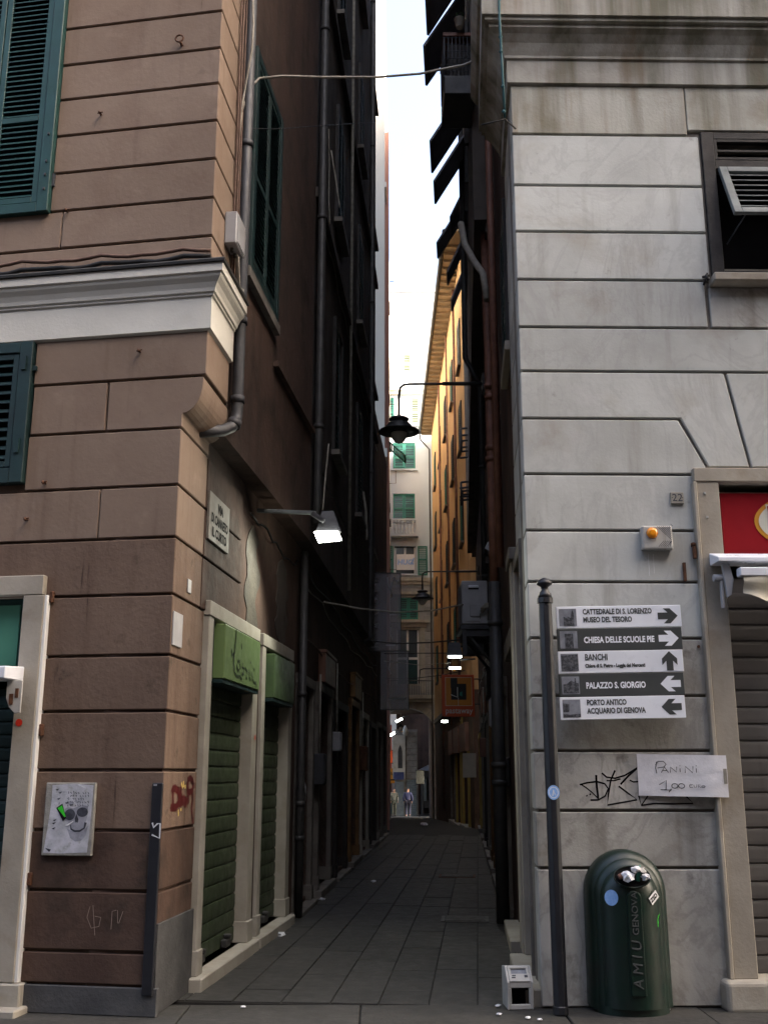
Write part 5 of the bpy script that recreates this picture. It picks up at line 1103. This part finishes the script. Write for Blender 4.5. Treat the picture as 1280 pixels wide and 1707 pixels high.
put('engraving', MB().stroke([(wd*.6, hh*.95), (wd*.62, hh*.85), (wd*.75, hh*.7), (wd*.7, hh*.8), (wd*.82, hh*.95), (wd*.9, hh*.88)], .03, -.005).stroke([(wd*.55, hh*.07), (wd*.85, hh*.07)], .03, -.005).stroke([(wd*.66, hh*.46), (wd*.88, hh*.46)], .025, -.005).stroke([(wd*.7, hh*.3), (wd*.68, hh*.22), (wd*.75, hh*.14)], .012, -.005), 'silver_print', o)
o, wd, hh = acryl(634, 1086, 680, 1183, 28, 'farther clear hanging sign directly below the nearer one', [], 0)
put('engraving', MB().stroke([(wd*.35, hh*.85), (wd*.3, hh*.7), (wd*.4, hh*.6)], .02, -.005).stroke([(wd*.3, hh*.18), (wd*.9, hh*.2)], .03, -.005), 'silver_print', o)
# --- orange hanging sign
a = PY(737, 1195, 28); b = PY(790, 1125, 28); wd, hh = b.x-a.x, b.z-a.z
o = solo('hanging_sign', MB().box(0, wd, 0, .1, 0, hh), 'sign_red', Matrix.Translation(a), 'red and orange hanging sign with the word pastaway', 'hanging sign', bevel=.01)
put('sign_panel', MB().box(wd*.1, wd*.93, -.006, -.001, hh*.25, hh*.94), 'sign_orange', o)
put('sign_line', MB().stroke([(wd*.11, hh*.26), (wd*.92, hh*.26), (wd*.92, hh*.93), (wd*.11, hh*.93), (wd*.11, hh*.26)], .01, -.008), 'sign_cream', o)
put('emblem_or_glint', MB().box(wd*.28, wd*.75, -.009, -.0065, hh*.4, hh*.78).box(wd*.27, wd*.48, -.012, -.0092, hh*.68, hh*.92), 'wood_dark', o)
put('emblem_or_glint', MB().stroke([(wd*.28, hh*.52), (wd*.48, hh*.46), (wd*.48, hh*.7)], .025, -.013).stroke([(wd*.5, hh*.45), (wd*.5, hh*.26)], .012, -.013), 'sign_cream', o)  # pale strokes: reflections of tube and wires painted on as flat lines
put('emblem_or_glint', MB().poly([(wd*.54, hh*.5), (wd*.63, hh*.48), (wd*.62, hh*.6), (wd*.55, hh*.57)], -.0135), 'far_shutter', o)
put('lettering', MB().text('pastaway', .215, wd*.1, hh*.08, -.004, bold=.002, sx=.92), 'sign_cream', o)
put('bracket', MB().tube([(wd, .05, hh*.9), (wd+.3, .05, hh*.9)], .02, 6).tube([(wd, .05, hh*.3), (wd+.3, .05, hh*.3)], .02, 6), 'black_iron', o)
# --- air conditioner on its shelf
c0 = PY(770, 1040, 16); c1 = PY(812, 968, 16); wd, hh = c1.x-c0.x, c1.z-c0.z
o = empty('air_conditioner', Matrix.Translation(c0), 'grey air conditioner unit seen side on, on a wall shelf', 'air conditioner')
put('casing', MB().box(0, wd, 0, .8, 0, hh), 'grey_plastic', o, bevel=.012)
put('side_panel', MB().box(wd*.06, wd*.7, -.012, -.001, hh*.05, hh*.93), 'grey_plastic', o, bevel=.006)
put('grip', MB().box(wd*.26, wd*.66, -.03, -.013, hh*.83, hh*.89), 'white_metal', o, bevel=.008)
put('grip_recess', MB().box(wd*.26, wd*.66, -.016, -.0125, hh*.79, hh*.825), 'black', o)
put('valve_cover', MB().box(wd*.3, wd*.7, -.04, -.013, hh*.16, hh*.45), 'grey_plastic', o, bevel=.01)
hs_ = MB()
for k in range(2): hs_.tube([(wd*.74, -.05-.02*k, hh*(.26+.05*k)), (wd*.9, -.1, hh*(.36+.05*k)), (wd*1.1, -.1, hh*(.4+.04*k)), (wd*1.3, -.08, hh*.36), (wd*1.38, -.04, hh*.2), (wd*1.4, .0, -.3)], .03, 8)
put('hose', hs_, 'cable_grey', o)
put('shelf', MB().box(-.03, wd*1.45, -.1, .9, -.09, -.03).box(wd*.05, wd*1.45, -.06, .85, -.2, -.1).box(0, .06, -.08, .0, -.5, -.095), 'pipe_grey', o)
for q in (0, .7): put('brace', MB().tube([(wd*.1, q, -.1), (wd*1.4, q, -.75)], .025, 6), 'pipe_dark', o)
solo('meter_box', MB().box(0, .28, 0, .22, 0, .36), 'pipe_grey', Matrix.Translation(PY(778, 1092, 17.5)), 'dark grey box hanging under the air conditioner shelf', 'box', bevel=.01)
# --- caged unit and flowerpot high on the right
c0 = PY(741, 155, 12.4); c1 = PY(790, 60, 12.4); wd, hh = c1.x-c0.x, c1.z-c0.z
o = empty('window_cage', Matrix.Translation(c0), 'barred window box high on the right alley wall', 'window cage')
put('tray', MB().box(0, wd, 0, .8, 0, hh*.32), 'pipe_dark', o, bevel=.01)
gr = MB()
for k in range(8): gr.tube([(.01+wd*k/8, .0, hh*.32), (.01+wd*k/8, .0, hh)], .008, 5)
for k in range(6): gr.tube([(0, .0, hh*(.38+.12*k)), (wd, .0, hh*(.38+.12*k))], .007, 5)
for k in range(8): gr.tube([(.0, .1*k, hh*.32), (.0, .1*k, hh)], .008, 5)
put('bars', gr, 'pipe_grey', o)
put('top_rail', MB().box(-.01, wd, -.02, .8, hh, hh+.05), 'pipe_brown', o)
put('inner_box', MB().box(.05, wd, .06, .78, hh*.33, hh*.9), 'wood_dark', o)
fp = empty('flowerpot', Matrix.Translation(PY(766, 45, 12.3)), 'small pale flowerpot on the barred window box', 'flowerpot')
put('pot', MB().lathe([(.05, 0), (.075, .13), (.08, .13), (.06, .12)], n=14), 'white_stucco', fp)
pm_ = MB()
for k in range(26):
    a, r_ = random.random()*6.28, random.random()*.09; p = Vector((r_*cos(a), r_*sin(a), .13+random.random()*.12)); d = Vector((random.uniform(-1, 1), random.uniform(-1, 1), random.uniform(-.2, 1))).normalized()*.03; s_ = d.cross(Vector((0, 0, 1))).normalized()*.015
    pm_.add([tuple(p-s_), tuple(p+s_), tuple(p+d)], [(0, 1, 2)])
put('leaves', pm_, 'leaf', fp)
# --- black bracket frames at the end of the shop house
for k, (u, v, Y, lb) in enumerate(((778, 735, 27, 'black iron drying rack high on the far right wall'), (778, 825, 27, 'black iron bracket lower on the far right wall'))):
    c = PY(u, v, Y); o = empty('drying_rack', Matrix.Translation(c), lb, 'rack'); m = MB()
    for z in (.0, .35, -.3 if k == 0 else .1): m.tube([(-.15, 0, z), (.35, 0, z+.06)], .03, 6).tube([(-.15, .6, z), (.35, .6, z+.06)], .03, 6)
    m.tube([(-.15, 0, .35), (-.15, 0, -.3)], .03, 6).tube([(-.12, 0, 0), (-.12, .6, 0)], .02, 5); put('rack_frame', m, 'black_iron', o)
c = PY(762, 1260, 34); o = solo('cloth_banner', MB().box(0, .42, 0, .03, -.75, 0), 'cream_cloth', Matrix.Translation(PY(771, 1256, 34)), 'small pale cloth hanging over a shop doorway at the far right', 'cloth')
# --- fittings on the marble front
al_ = empty('alarm_box', at(RF, .92, 0, 3.385), 'white alarm siren box with orange lamp on the marble wall', 'alarm')
put('housing', MB().box(0, .245, -.085, .0, 0, .195), 'white_plastic', al_, bevel=.014, seg=2)
put('lamp', MB().lathe([(.045, 0), (.045, .012), (.038, .026), (.02, .034)], n=20), 'orange_lens', al_, Matrix.Translation((.078, -.086, .132)) @ Matrix.Rotation(pi/2, 4, 'X'))
gl = MB()
for k in range(9):
    a = .09 + k*.016; b = min(.225, a+.09)
    gl.stroke([(a+.03, .19-.0), (min(.232, a+.03+.12), max(.19-.12, .19-(.232-a-.03)))], .004, -.0865)
for k in range(7): gl.stroke([(.125+.015*k, .02), (min(.232, .15+.015*k+.02), min(.07, .02+.05))], .004, -.0865)
put('grille', gl, 'ink_soft', al_)
put('drip_mark', MB().stroke([(.06, -.02), (.06, -.2)], .004, -.003).stroke([(.1, -.02), (.1, -.18)], .003, -.003), 'sticker_white', al_)
n22 = solo('number_plate', MB().box(0, .108, -.022, .0, 0, .098), 'pale_stone', at(RF, 1.188, 0, 3.778), 'small stone house number plate with number 22', 'number plate', bevel=.004)
put('lettering', MB().text('22', .088, .054, .022, -.0235, 'CENTER'), 'ink_soft', n22); put('screw', MB().ellipse(.012, .05, .004, .004, -.0235, 8).ellipse(.097, .05, .004, .004, -.0235, 8), 'ink', n22)
solo('rusty_bolt', MB().lathe([(.02, 0), (.02, .03), (.012, .035)], n=8).box(-.012, .012, -.03, .0, -.1, 0), 'rust', at(RF, 1.345, .02, 3.42), 'rusty bolt with a hanging link beside the red shop surround', 'bolt')
solo('rusty_peg', MB().box(-.01, .01, -.03, .0, -.12, .03), 'rust', at(RF, 1.26, 0, 3.26), 'straight rusty peg left of the red shop awning', 'peg')
solo('screw_plug', MB().lathe([(.012, 0), (.012, .01)], n=8), 'rust', at(RF, 1.33, .005, 2.62) @ Matrix.Rotation(pi/2, 4, 'X'), 'single rusty screw plug right of the direction panels', 'screw')
solo('wall_hook', MB().tube([(0, 0, 0), (0, -.05, .02), (.01, -.06, -.03)], .012, 6).tube([(-.03, -.03, .01), (.03, -.04, .02)], .012, 6).tube([(-.02, -.02, -.06), (.01, -.05, .04)], .009, 6), 'wood_dark', at(RF, 1.62, 0, 5.78), 'tangled iron hook at the left end of the marble window sill', 'hook')
# --- awning over the right shop
aw = empty('awning', RF.M, 'rolled cream awning with white metal housing over the red shop', 'awning')
put('housing', MB().prism([(-.26, 3.255), (-.26, 3.29), (-.05, 3.36), (-.05, 3.255)], 1.455, 4.2, 'x'), 'white_metal', aw, bevel=.005)
put('front_bar', MB().box(1.60, 4.2, -.31, -.22, 3.13, 3.2), 'white_metal', aw, bevel=.008)
put('bracket', MB().prism([(1.50, 3.25), (1.56, 3.25), (1.585, 3.12), (1.56, 3.0), (1.525, 2.98), (1.515, 3.1)], -.2, -.17, 'y').tube([(1.44, -.15, 3.14), (1.54, -.15, 3.14)], .03, 10).box(1.49, 1.51, -.17, -.13, 2.9, 3.15), 'grey_plastic', aw, bevel=.004)
vr = []
for i in range(7):
    vr.append([(1.625 + .05*j, -.285 - .025*sin(j*.8)*(i/6) - .02*sin(i*.9+j*.35), 3.13 - (.17 + .045*sin(j*.55-1.2))*i/6) for j in range(40)])
put('valance', MB().grid(vr), 'cream_cloth', aw)
# --- white plastic box on the ground
wb = empty('plastic_appliance', Matrix.Translation((.985, 8.13, 0)) @ Matrix.Rotation(radians(4), 4, 'Z') @ Matrix.Scale(.88, 4), 'small white plastic appliance with a sloping top window, left on the paving', 'appliance')
W2 = .108
def ring_face(P00, P10, P11, P01, inset, depth, nrm):
    """four-sided frame face with a recessed pocket"""
    P = [Vector(q) for q in (P00, P10, P11, P01)]; c = sum(P, Vector())/4; i = []
    for q, (ia, ib) in zip(P, inset): i.append(q + (P[1]-P[0]).normalized()*ia + (P[3]-P[0]).normalized()*ib)
    r = [q - Vector(nrm)*depth for q in i]; return P, i, r
sh = MB(); prof = [(0, .0), (0, .215), (.115, .315), (.26, .315), (.26, 0)]
bd = [(-W2, .004), (-W2, .215), (-W2+.004, .315)]
sh.prism([(.004, .0), (.0, .21), (.12, .32), (.25, .30), (.25, 0)], -W2, -W2+.02, 'x').prism([(.004, .0), (.0, .21), (.12, .32), (.25, .30), (.25, 0)], W2-.02, W2, 'x')
sh.box(-W2+.02, W2-.02, .005, .03, .0, .04).box(-W2+.02, W2-.02, .004, .03, .165, .212).box(-W2+.02, W2-.02, .22, .249, 0, .3).box(-W2+.02, -W2+.035, .004, .03, .04, .165).box(W2-.035, W2-.02, .004, .03, .04, .165)
sh.obox((0, .03, .236), (1, 0, 0), (2*W2-.04, .075, .02), up=(0, -.68, .73)).obox((0, .109, .305), (1, 0, 0), (2*W2-.04, .03, .02), up=(0, -.68, .73))
sh.obox((-W2+.032, .07, .27), (1, 0, 0), (.024, .08, .02), up=(0, -.68, .73)).obox((W2-.032, .07, .27), (1, 0, 0), (.024, .08, .02), up=(0, -.68, .73)).box(-W2+.02, W2-.02, .12, .24, .29, .299)
put('casing', sh, 'white_plastic', wb, bevel=.006)
put('screen', MB().obox((0, .082, .268), (1, 0, 0), (2*W2-.06, .08, .006), up=(0, -.68, .73)), 'photo_grey', wb)
put('inner_back', MB().box(-W2+.021, W2-.021, .12, .14, .02, .2), 'black', wb)
put('button', MB().obox((-.05, .022, .243), (1, 0, 0), (.03, .01, .006), up=(0, -.68, .73)).obox((-.045, .036, .256), (1, 0, 0), (.03, .008, .006), up=(0, -.68, .73)).obox((.055, .03, .25), (1, 0, 0), (.026, .02, .006), up=(0, -.68, .73)), 'ink_soft', wb)
# --- covers and litter on the paving
for (u, v, Y, w_, d_, lb) in ((775, 1533, 0, .55, .5, 'nearer iron drain cover set in the paving'), (762, 1461, 0, .6, .5, 'farther rusty drain cover set in the paving')):
    r = ray(u, v); t = -EYE/r[2]; o = empty('drain_cover', Matrix.Translation((r[0]*t, r[1]*t, .006)) @ Matrix.Rotation(radians(-5), 4, 'Z'), lb, 'drain cover')
    m = MB().box(-w_/2, w_/2, -d_/2, d_/2, -.03, .0); put('frame', m, 'rust' if v < 1500 else 'pipe_dark', o)
    m = MB()
    for k in range(7): m.box(-w_/2+.04, w_/2-.04, -d_/2+.04+k*(d_-.08)/7, -d_/2+.04+(k+.6)*(d_-.08)/7, .0005, .006)
    put('bars', m, 'black_iron', o)
for (u, v, r_, lb) in ((465, 1560, .07, 'crumpled white paper by the second alley doorstep'), (537, 1501, .05, 'small white scrap near the left wall'), (622, 1471, .05, 'tiny scrap in the middle of the alley'), (706, 1374, .16, 'flat pale scrap far down the alley'), (757, 1361, .16, 'flat pale scrap near the archway'), (830, 1680, .022, 'white crumb left of the white appliance'), (832, 1694, .02, 'white crumb in front of the white appliance'), (880, 1700, .02, 'white crumb between appliance and sign post'), (900, 1703, .018, 'white crumb at the foot of the sign post'), (405, 1682, .02, 'tiny white crumb on the near paving')):
    r = ray(u, v); t = -EYE/r[2]; Y = r[1]*t
    if Y > 33:
        for _ in range(3): t = (gz(Y)-EYE)/r[2]; Y = r[1]*t
    solo('paper_scrap', crumple(r_, flat=.35), 'trash_white', Matrix.Translation((r[0]*t, Y, gz(Y)+.012)), lb, 'litter')
pw_ = solo('paper_strip', MB().grid([[(0, -.02-.02*sin(k), -.09*k), (.05, -.03-.02*sin(k), -.09*k-.01)] for k in range(5)]), 'trash_white', at(L2, .62, .02, 1.55) @ Matrix.Rotation(radians(-32), 4, 'Y'), 'white paper strip stuck on the dark left shop front', 'litter')
# --- banner in the white house window
a = PY(661, 950, 59.93); b = PY(691, 931, 59.93)
o = solo('window_banner', MB().box(0, b.x-a.x, 0, .03, 0, b.z-a.z+.25), 'sticker_white', Matrix.Translation(a), 'white banner with blue letters in the open window of the white house', 'banner')
put('lettering', MB().text('HUG', .42, .04, .32, -.01, bold=.012, shear=.1).stroke([(.84, .36), (.9, .4), (1.02, .72)], [.12, .1, .06], -.01).stroke([(.84, .36), (1.0, .36)], .09, -.01), 'cloth_blue' and 'sticker_blue', o)
# --- people
def person(name, M, lb, joints, edges, rad, parts):
    o = None
    def skin(nm, jn, eg, rd, m, par):
        me = bpy.data.meshes.new(nm); keys = list(jn); me.from_pydata([jn[k] for k in keys], [(keys.index(a), keys.index(b)) for a, b in eg], [])
        ob = bpy.data.objects.new(nm, me); C.objects.link(ob)
        if par: ob.parent = par
        else: ob.matrix_world = M
        md = ob.modifiers.new('skin', 'SKIN'); sv = me.skin_vertices[0].data
        for i, k in enumerate(keys): sv[i].radius = rd[k] if isinstance(rd[k], tuple) else (rd[k], rd[k])
        sv[0].use_root = True
        ob.modifiers.new('smooth', 'SUBSURF').levels = 1; ob.modifiers['smooth'].render_levels = 2
        me.materials.append(MT[m]); return ob
    o = skin(name, joints, edges, rad, 'skin', None); tag(o, lb, 'person')
    for nm, jn, eg, rd, m in parts: skin(nm, jn, eg, rd, m, o)
    return o
def figure(M, lb, jm, tm, step, bend):
    J = {'pelvis': (0, 0, .95), 'waist': (0, -.01, 1.1), 'chest': (0, -.02-bend, 1.32), 'neck': (0, -.03-bend, 1.5), 'head': (0, -.05-bend*1.4, 1.62), 'crown': (0, -.04-bend*1.5, 1.72)}
    for s, n in ((-1, 'l'), (1, 'r')):
        J.update({n+'hip': (.1*s, 0, .9), n+'knee': (.11*s, -.06+step*s*.5, .5), n+'ankle': (.11*s, .02+step*s, .09), n+'toe': (.12*s, -.13+step*s, .04),
                  n+'sho': (.19*s, -.02-bend, 1.42), n+'elb': (.27*s, .02-bend*.5, 1.14), n+'wri': (.25*s, -.1-bend*.5, .92), n+'hand': (.24*s, -.14-bend*.5, .83)})
    E_ = [('pelvis', 'waist'), ('waist', 'chest'), ('chest', 'neck'), ('neck', 'head'), ('head', 'crown')]
    for n in 'lr': E_ += [('pelvis', n+'hip'), (n+'hip', n+'knee'), (n+'knee', n+'ankle'), (n+'ankle', n+'toe'), ('chest', n+'sho'), (n+'sho', n+'elb'), (n+'elb', n+'wri'), (n+'wri', n+'hand')]
    R_ = {'pelvis': .13, 'waist': .12, 'chest': .14, 'neck': .055, 'head': .095, 'crown': .07}
    for n in 'lr': R_.update({n+'hip': .085, n+'knee': .055, n+'ankle': .04, n+'toe': .035, n+'sho': .06, n+'elb': .042, n+'wri': .03, n+'hand': .038})
    sub = lambda ks, k_: ({k: J[k] for k in ks}, {k: (R_[k]+k_) for k in ks})
    jk = ['pelvis', 'waist', 'chest', 'lsho', 'lelb', 'lwri', 'rsho', 'relb', 'rwri']; a, r = sub(jk, .035); a = dict(a); a['neckb'] = (0, -.03-bend, 1.46); r['neckb'] = .08
    tk = ['pelvis', 'lhip', 'lknee', 'lankle', 'rhip', 'rknee', 'rankle']; b, rb2 = sub(tk, .03)
    hd_ = {'a': (0, J['head'][1]+.02, 1.66), 'b': (0, J['crown'][1]+.02, 1.74)}
    ft = [('shoe', {'a': (J[n+'ankle'][0], J[n+'ankle'][1], .06), 'b': (J[n+'toe'][0], J[n+'toe'][1]-.02, .045)}, [('a', 'b')], {'a': .075, 'b': .06}, 'wood_dark') for n in 'lr']
    person('person', M, lb, J, E_, R_, [('jacket', a, [('pelvis', 'waist'), ('waist', 'chest'), ('chest', 'neckb')] + [(x, y) for n in 'lr' for x, y in (('chest', n+'sho'), (n+'sho', n+'elb'), (n+'elb', n+'wri'))], r, jm),
        ('trousers', b, [('pelvis', n+'hip') for n in 'lr'] + [(n+'hip', n+'knee') for n in 'lr'] + [(n+'knee', n+'ankle') for n in 'lr'], rb2, tm), ('hair', hd_, [('a', 'b')], {'a': .1, 'b': .075}, 'hair')] + ft)
P1 = PY(680, 1357, 69.0); figure(Matrix.Translation((P1.x, 69, gz(69))) @ Matrix.Rotation(pi, 4, 'Z'), 'person in a blue jacket and dark trousers walking away', 'cloth_blue', 'cloth_navy', .16, .05)
P2 = PY(656, 1357, 70.5); figure(Matrix.Translation((P2.x, 70.5, gz(70.5))) @ Matrix.Rotation(.3, 4, 'Z'), 'person in a grey jacket standing near the red house', 'cloth_grey', 'cloth_olive', .05, .02)
# --- scooter parked by the kiosk
sM = Matrix.Translation((PY(742, 1352, 66.5).x, 66.5, gz(66.5))) @ Matrix.Rotation(radians(25), 4, 'Z')
scz = empty('parked_scooter', sM, 'dark scooter parked in the archway by the kiosk', 'scooter')
for x in (-.62, .62):
    wh = put('wheel', MB().tube([(.22*cos(2*pi*k/18), 0, .22*sin(2*pi*k/18)) for k in range(19)], .06, 8, False), 'black', scz, Matrix.Translation((x, 0, .28)))
    put('rim', MB().tube([(0, -.03, 0), (0, .03, 0)], .14, 14), 'grey_plastic', wh)
put('body', MB().prism([(-.75, .45), (-.85, .7), (-.6, .85), (-.05, .8), (.05, .42), (.35, .38), (.5, .9), (.58, .95), (.62, .5), (.45, .28), (-.2, .25)], -.14, .14, 'y'), 'post_iron', scz, bevel=.04, seg=2)
put('seat', MB().box(-.8, -.1, -.13, .13, .82, .92), 'black', scz, bevel=.03, seg=2)
put('handlebar', MB().tube([(.48, -.33, 1.08), (.5, -.1, 1.02), (.5, .1, 1.02), (.48, .33, 1.08)], .02, 8), 'black_iron', scz)
put('headlight', MB().lathe([(.07, 0), (.08, .03), (.03, .06)], (0, 0, 0), 12), 'sticker_white', scz, Matrix.Translation((.58, 0, .98)) @ Matrix.Rotation(pi/2, 4, 'Y'))
put('fork', MB().tube([(.62, -.08, .28), (.52, -.05, .98)], .025, 8).tube([(.62, .08, .28), (.52, .05, .98)], .025, 8), 'black_iron', scz)

# --- cables, boxes and conduits along the alley walls
def wall_run(fr, x0, x1, z, out, r, m, lb, sag=.08, n=26, ph=0.0):
    pts = []
    for q in range(n+1):
        t = q/n; pts.append((x0+(x1-x0)*t, -out-.015*sin(q*1.7+ph), z - sag*abs(sin(t*pi*4+ph)) + .05*sin(t*7+ph)))
    solo('wall_cable', MB().tube(pts, r, 5), m, fr.M, lb, 'cable')
wall_run(L2, .3, 13.5, 4.25, .03, .014, 'cable_black', 'black cable sagging along the top of the left shop doorways')
wall_run(L2, .3, 13.5, 4.05, .03, .010, 'cable_grey', 'pale cable sagging along the top of the left shop doorways', ph=1.3)
wall_run(L2, .3, 13.5, 3.35, .03, .012, 'cable_brown', 'brown cable running just above the left shop lintels', sag=.04, ph=2.1)
wall_run(LS, 2.3, 4.9, 4.2, .03, .012, 'cable_black', 'black cable under the jetty behind the floodlight', n=14)
wall_run(RS, -22, -4.8, 3.5, .03, .014, 'cable_black', 'black cable sagging along the right shop doorways')
wall_run(RS, -22, -4.8, 3.9, .05, .011, 'cable_grey', 'pale cable sagging along the right shop doorways', ph=.9)
wall_run(RS, -21, -4.8, 5.6, .03, .013, 'cable_black', 'black cable along the upper wall of the shop house', ph=2.4)
wall_run(L2J, .4, 10.9, 5.6, .03, .013, 'cable_black', 'black cable along the tenement wall above the jetty', ph=.4)
wall_run(L2J, .4, 10.9, 9.15, .03, .011, 'cable_grey', 'pale cable under the tenement string course', ph=1.9)
for k, (fr, x, z, w_, h_, d_, m, lb) in enumerate(((L2, 1.95, 1.5, .3, .42, .14, 'pipe_grey', 'grey meter box between the first dark shop doorways on the left'), (L2, 4.2, 2.0, .26, .3, .12, 'grey_plastic', 'pale junction box beyond the green shutter on the left'), (L2, 9.0, 1.7, .3, .5, .16, 'rust', 'rusty letter box far along the left wall'),
        (RS, -4.95, 1.5, .22, .34, .12, 'pipe_grey', 'grey meter box behind the black downpipe on the right'), (RS, -7.2, 2.3, .3, .4, .14, 'grey_plastic', 'pale meter box between right shop doorways'), (RS, -15.2, 2.0, .3, .4, .16, 'fascia_brown', 'brown letter box far along the right wall'))):
    o = solo('wall_box', MB().box(0, w_, -d_, .028, 0, h_), m, at(fr, x, 0, z), lb, 'wall box', bevel=.012)
    put('box_door', MB().box(.02, w_-.02, -d_-.008, -d_-.0005, .02, h_-.02), m, o, bevel=.004)
    put('conduit', MB().tube([(w_*.5, -d_*.4, h_), (w_*.5, -d_*.4, h_+1.1)], .014, 6), 'cable_grey', o)
for k, (fr, x, z, wd, hh_, m, tx, lb) in enumerate(((L2, 2.4, 2.86, 1.3, .5, 'fascia_brown', '', 'brown shop fascia board over the green alley shutter'), (L2, 7.15, 2.98, 1.4, .5, 'wood_warm', '', 'timber shop fascia board far along the left wall'), (RS, -11.8, 2.9, 1.3, .55, 'wood_dark', '', 'dark timber fascia board on the right side'), (RS, -17.5, 2.9, 1.6, .6, 'fascia_brown', '', 'brown fascia board near the orange hanging sign'))):
    o = solo('shop_fascia', MB().box(0, wd, -.09, .02, .08, hh_), m, at(fr, x, 0, z), lb, 'shop sign', bevel=.008)
    put('moulding', MB().box(-.03, wd+.03, -.11, .02, hh_+.001, hh_+.05), m, o, bevel=.006)

ln_ = PY(668, 1212, 61.2); hl = empty('hanging_lantern', Matrix.Translation(ln_), 'small glazed lantern hanging under the archway vault', 'lantern')
put('lantern_cage', MB().prism([(.14*cos(t), .14*sin(t)) for t in [pi/4+k*pi/2 for k in range(4)]], -.32, .0).tube([(0, 0, .1), (0, 0, .75)], .015, 5), 'lamp_glass', hl)
put('lantern_cap', MB().lathe([(.2, 0), (.17, .05), (.05, .16), (.02, .2)], n=8), 'black_iron', hl)
pd_ = PY(736, 1330, 69); 
for k, (u, v, Y, m, lb) in enumerate(((648, 1262, 70, 'sign_red', 'small red shop board at the left inside the archway'), (700, 1296, 68, 'magazine' if False else 'cloth_grey', 'pale poster panel beside the kiosk'))):
    c = PY(u, v, Y); o = solo('shop_board', MB().box(-.25, .25, 0, .06, -.4, .4), m, Matrix.Translation(c), lb, 'sign', bevel=.01)
    put('frame', MB().box(-.28, .28, .005, .055, .401, .44).box(-.28, .28, .005, .055, -.44, -.401), 'black_iron', o)
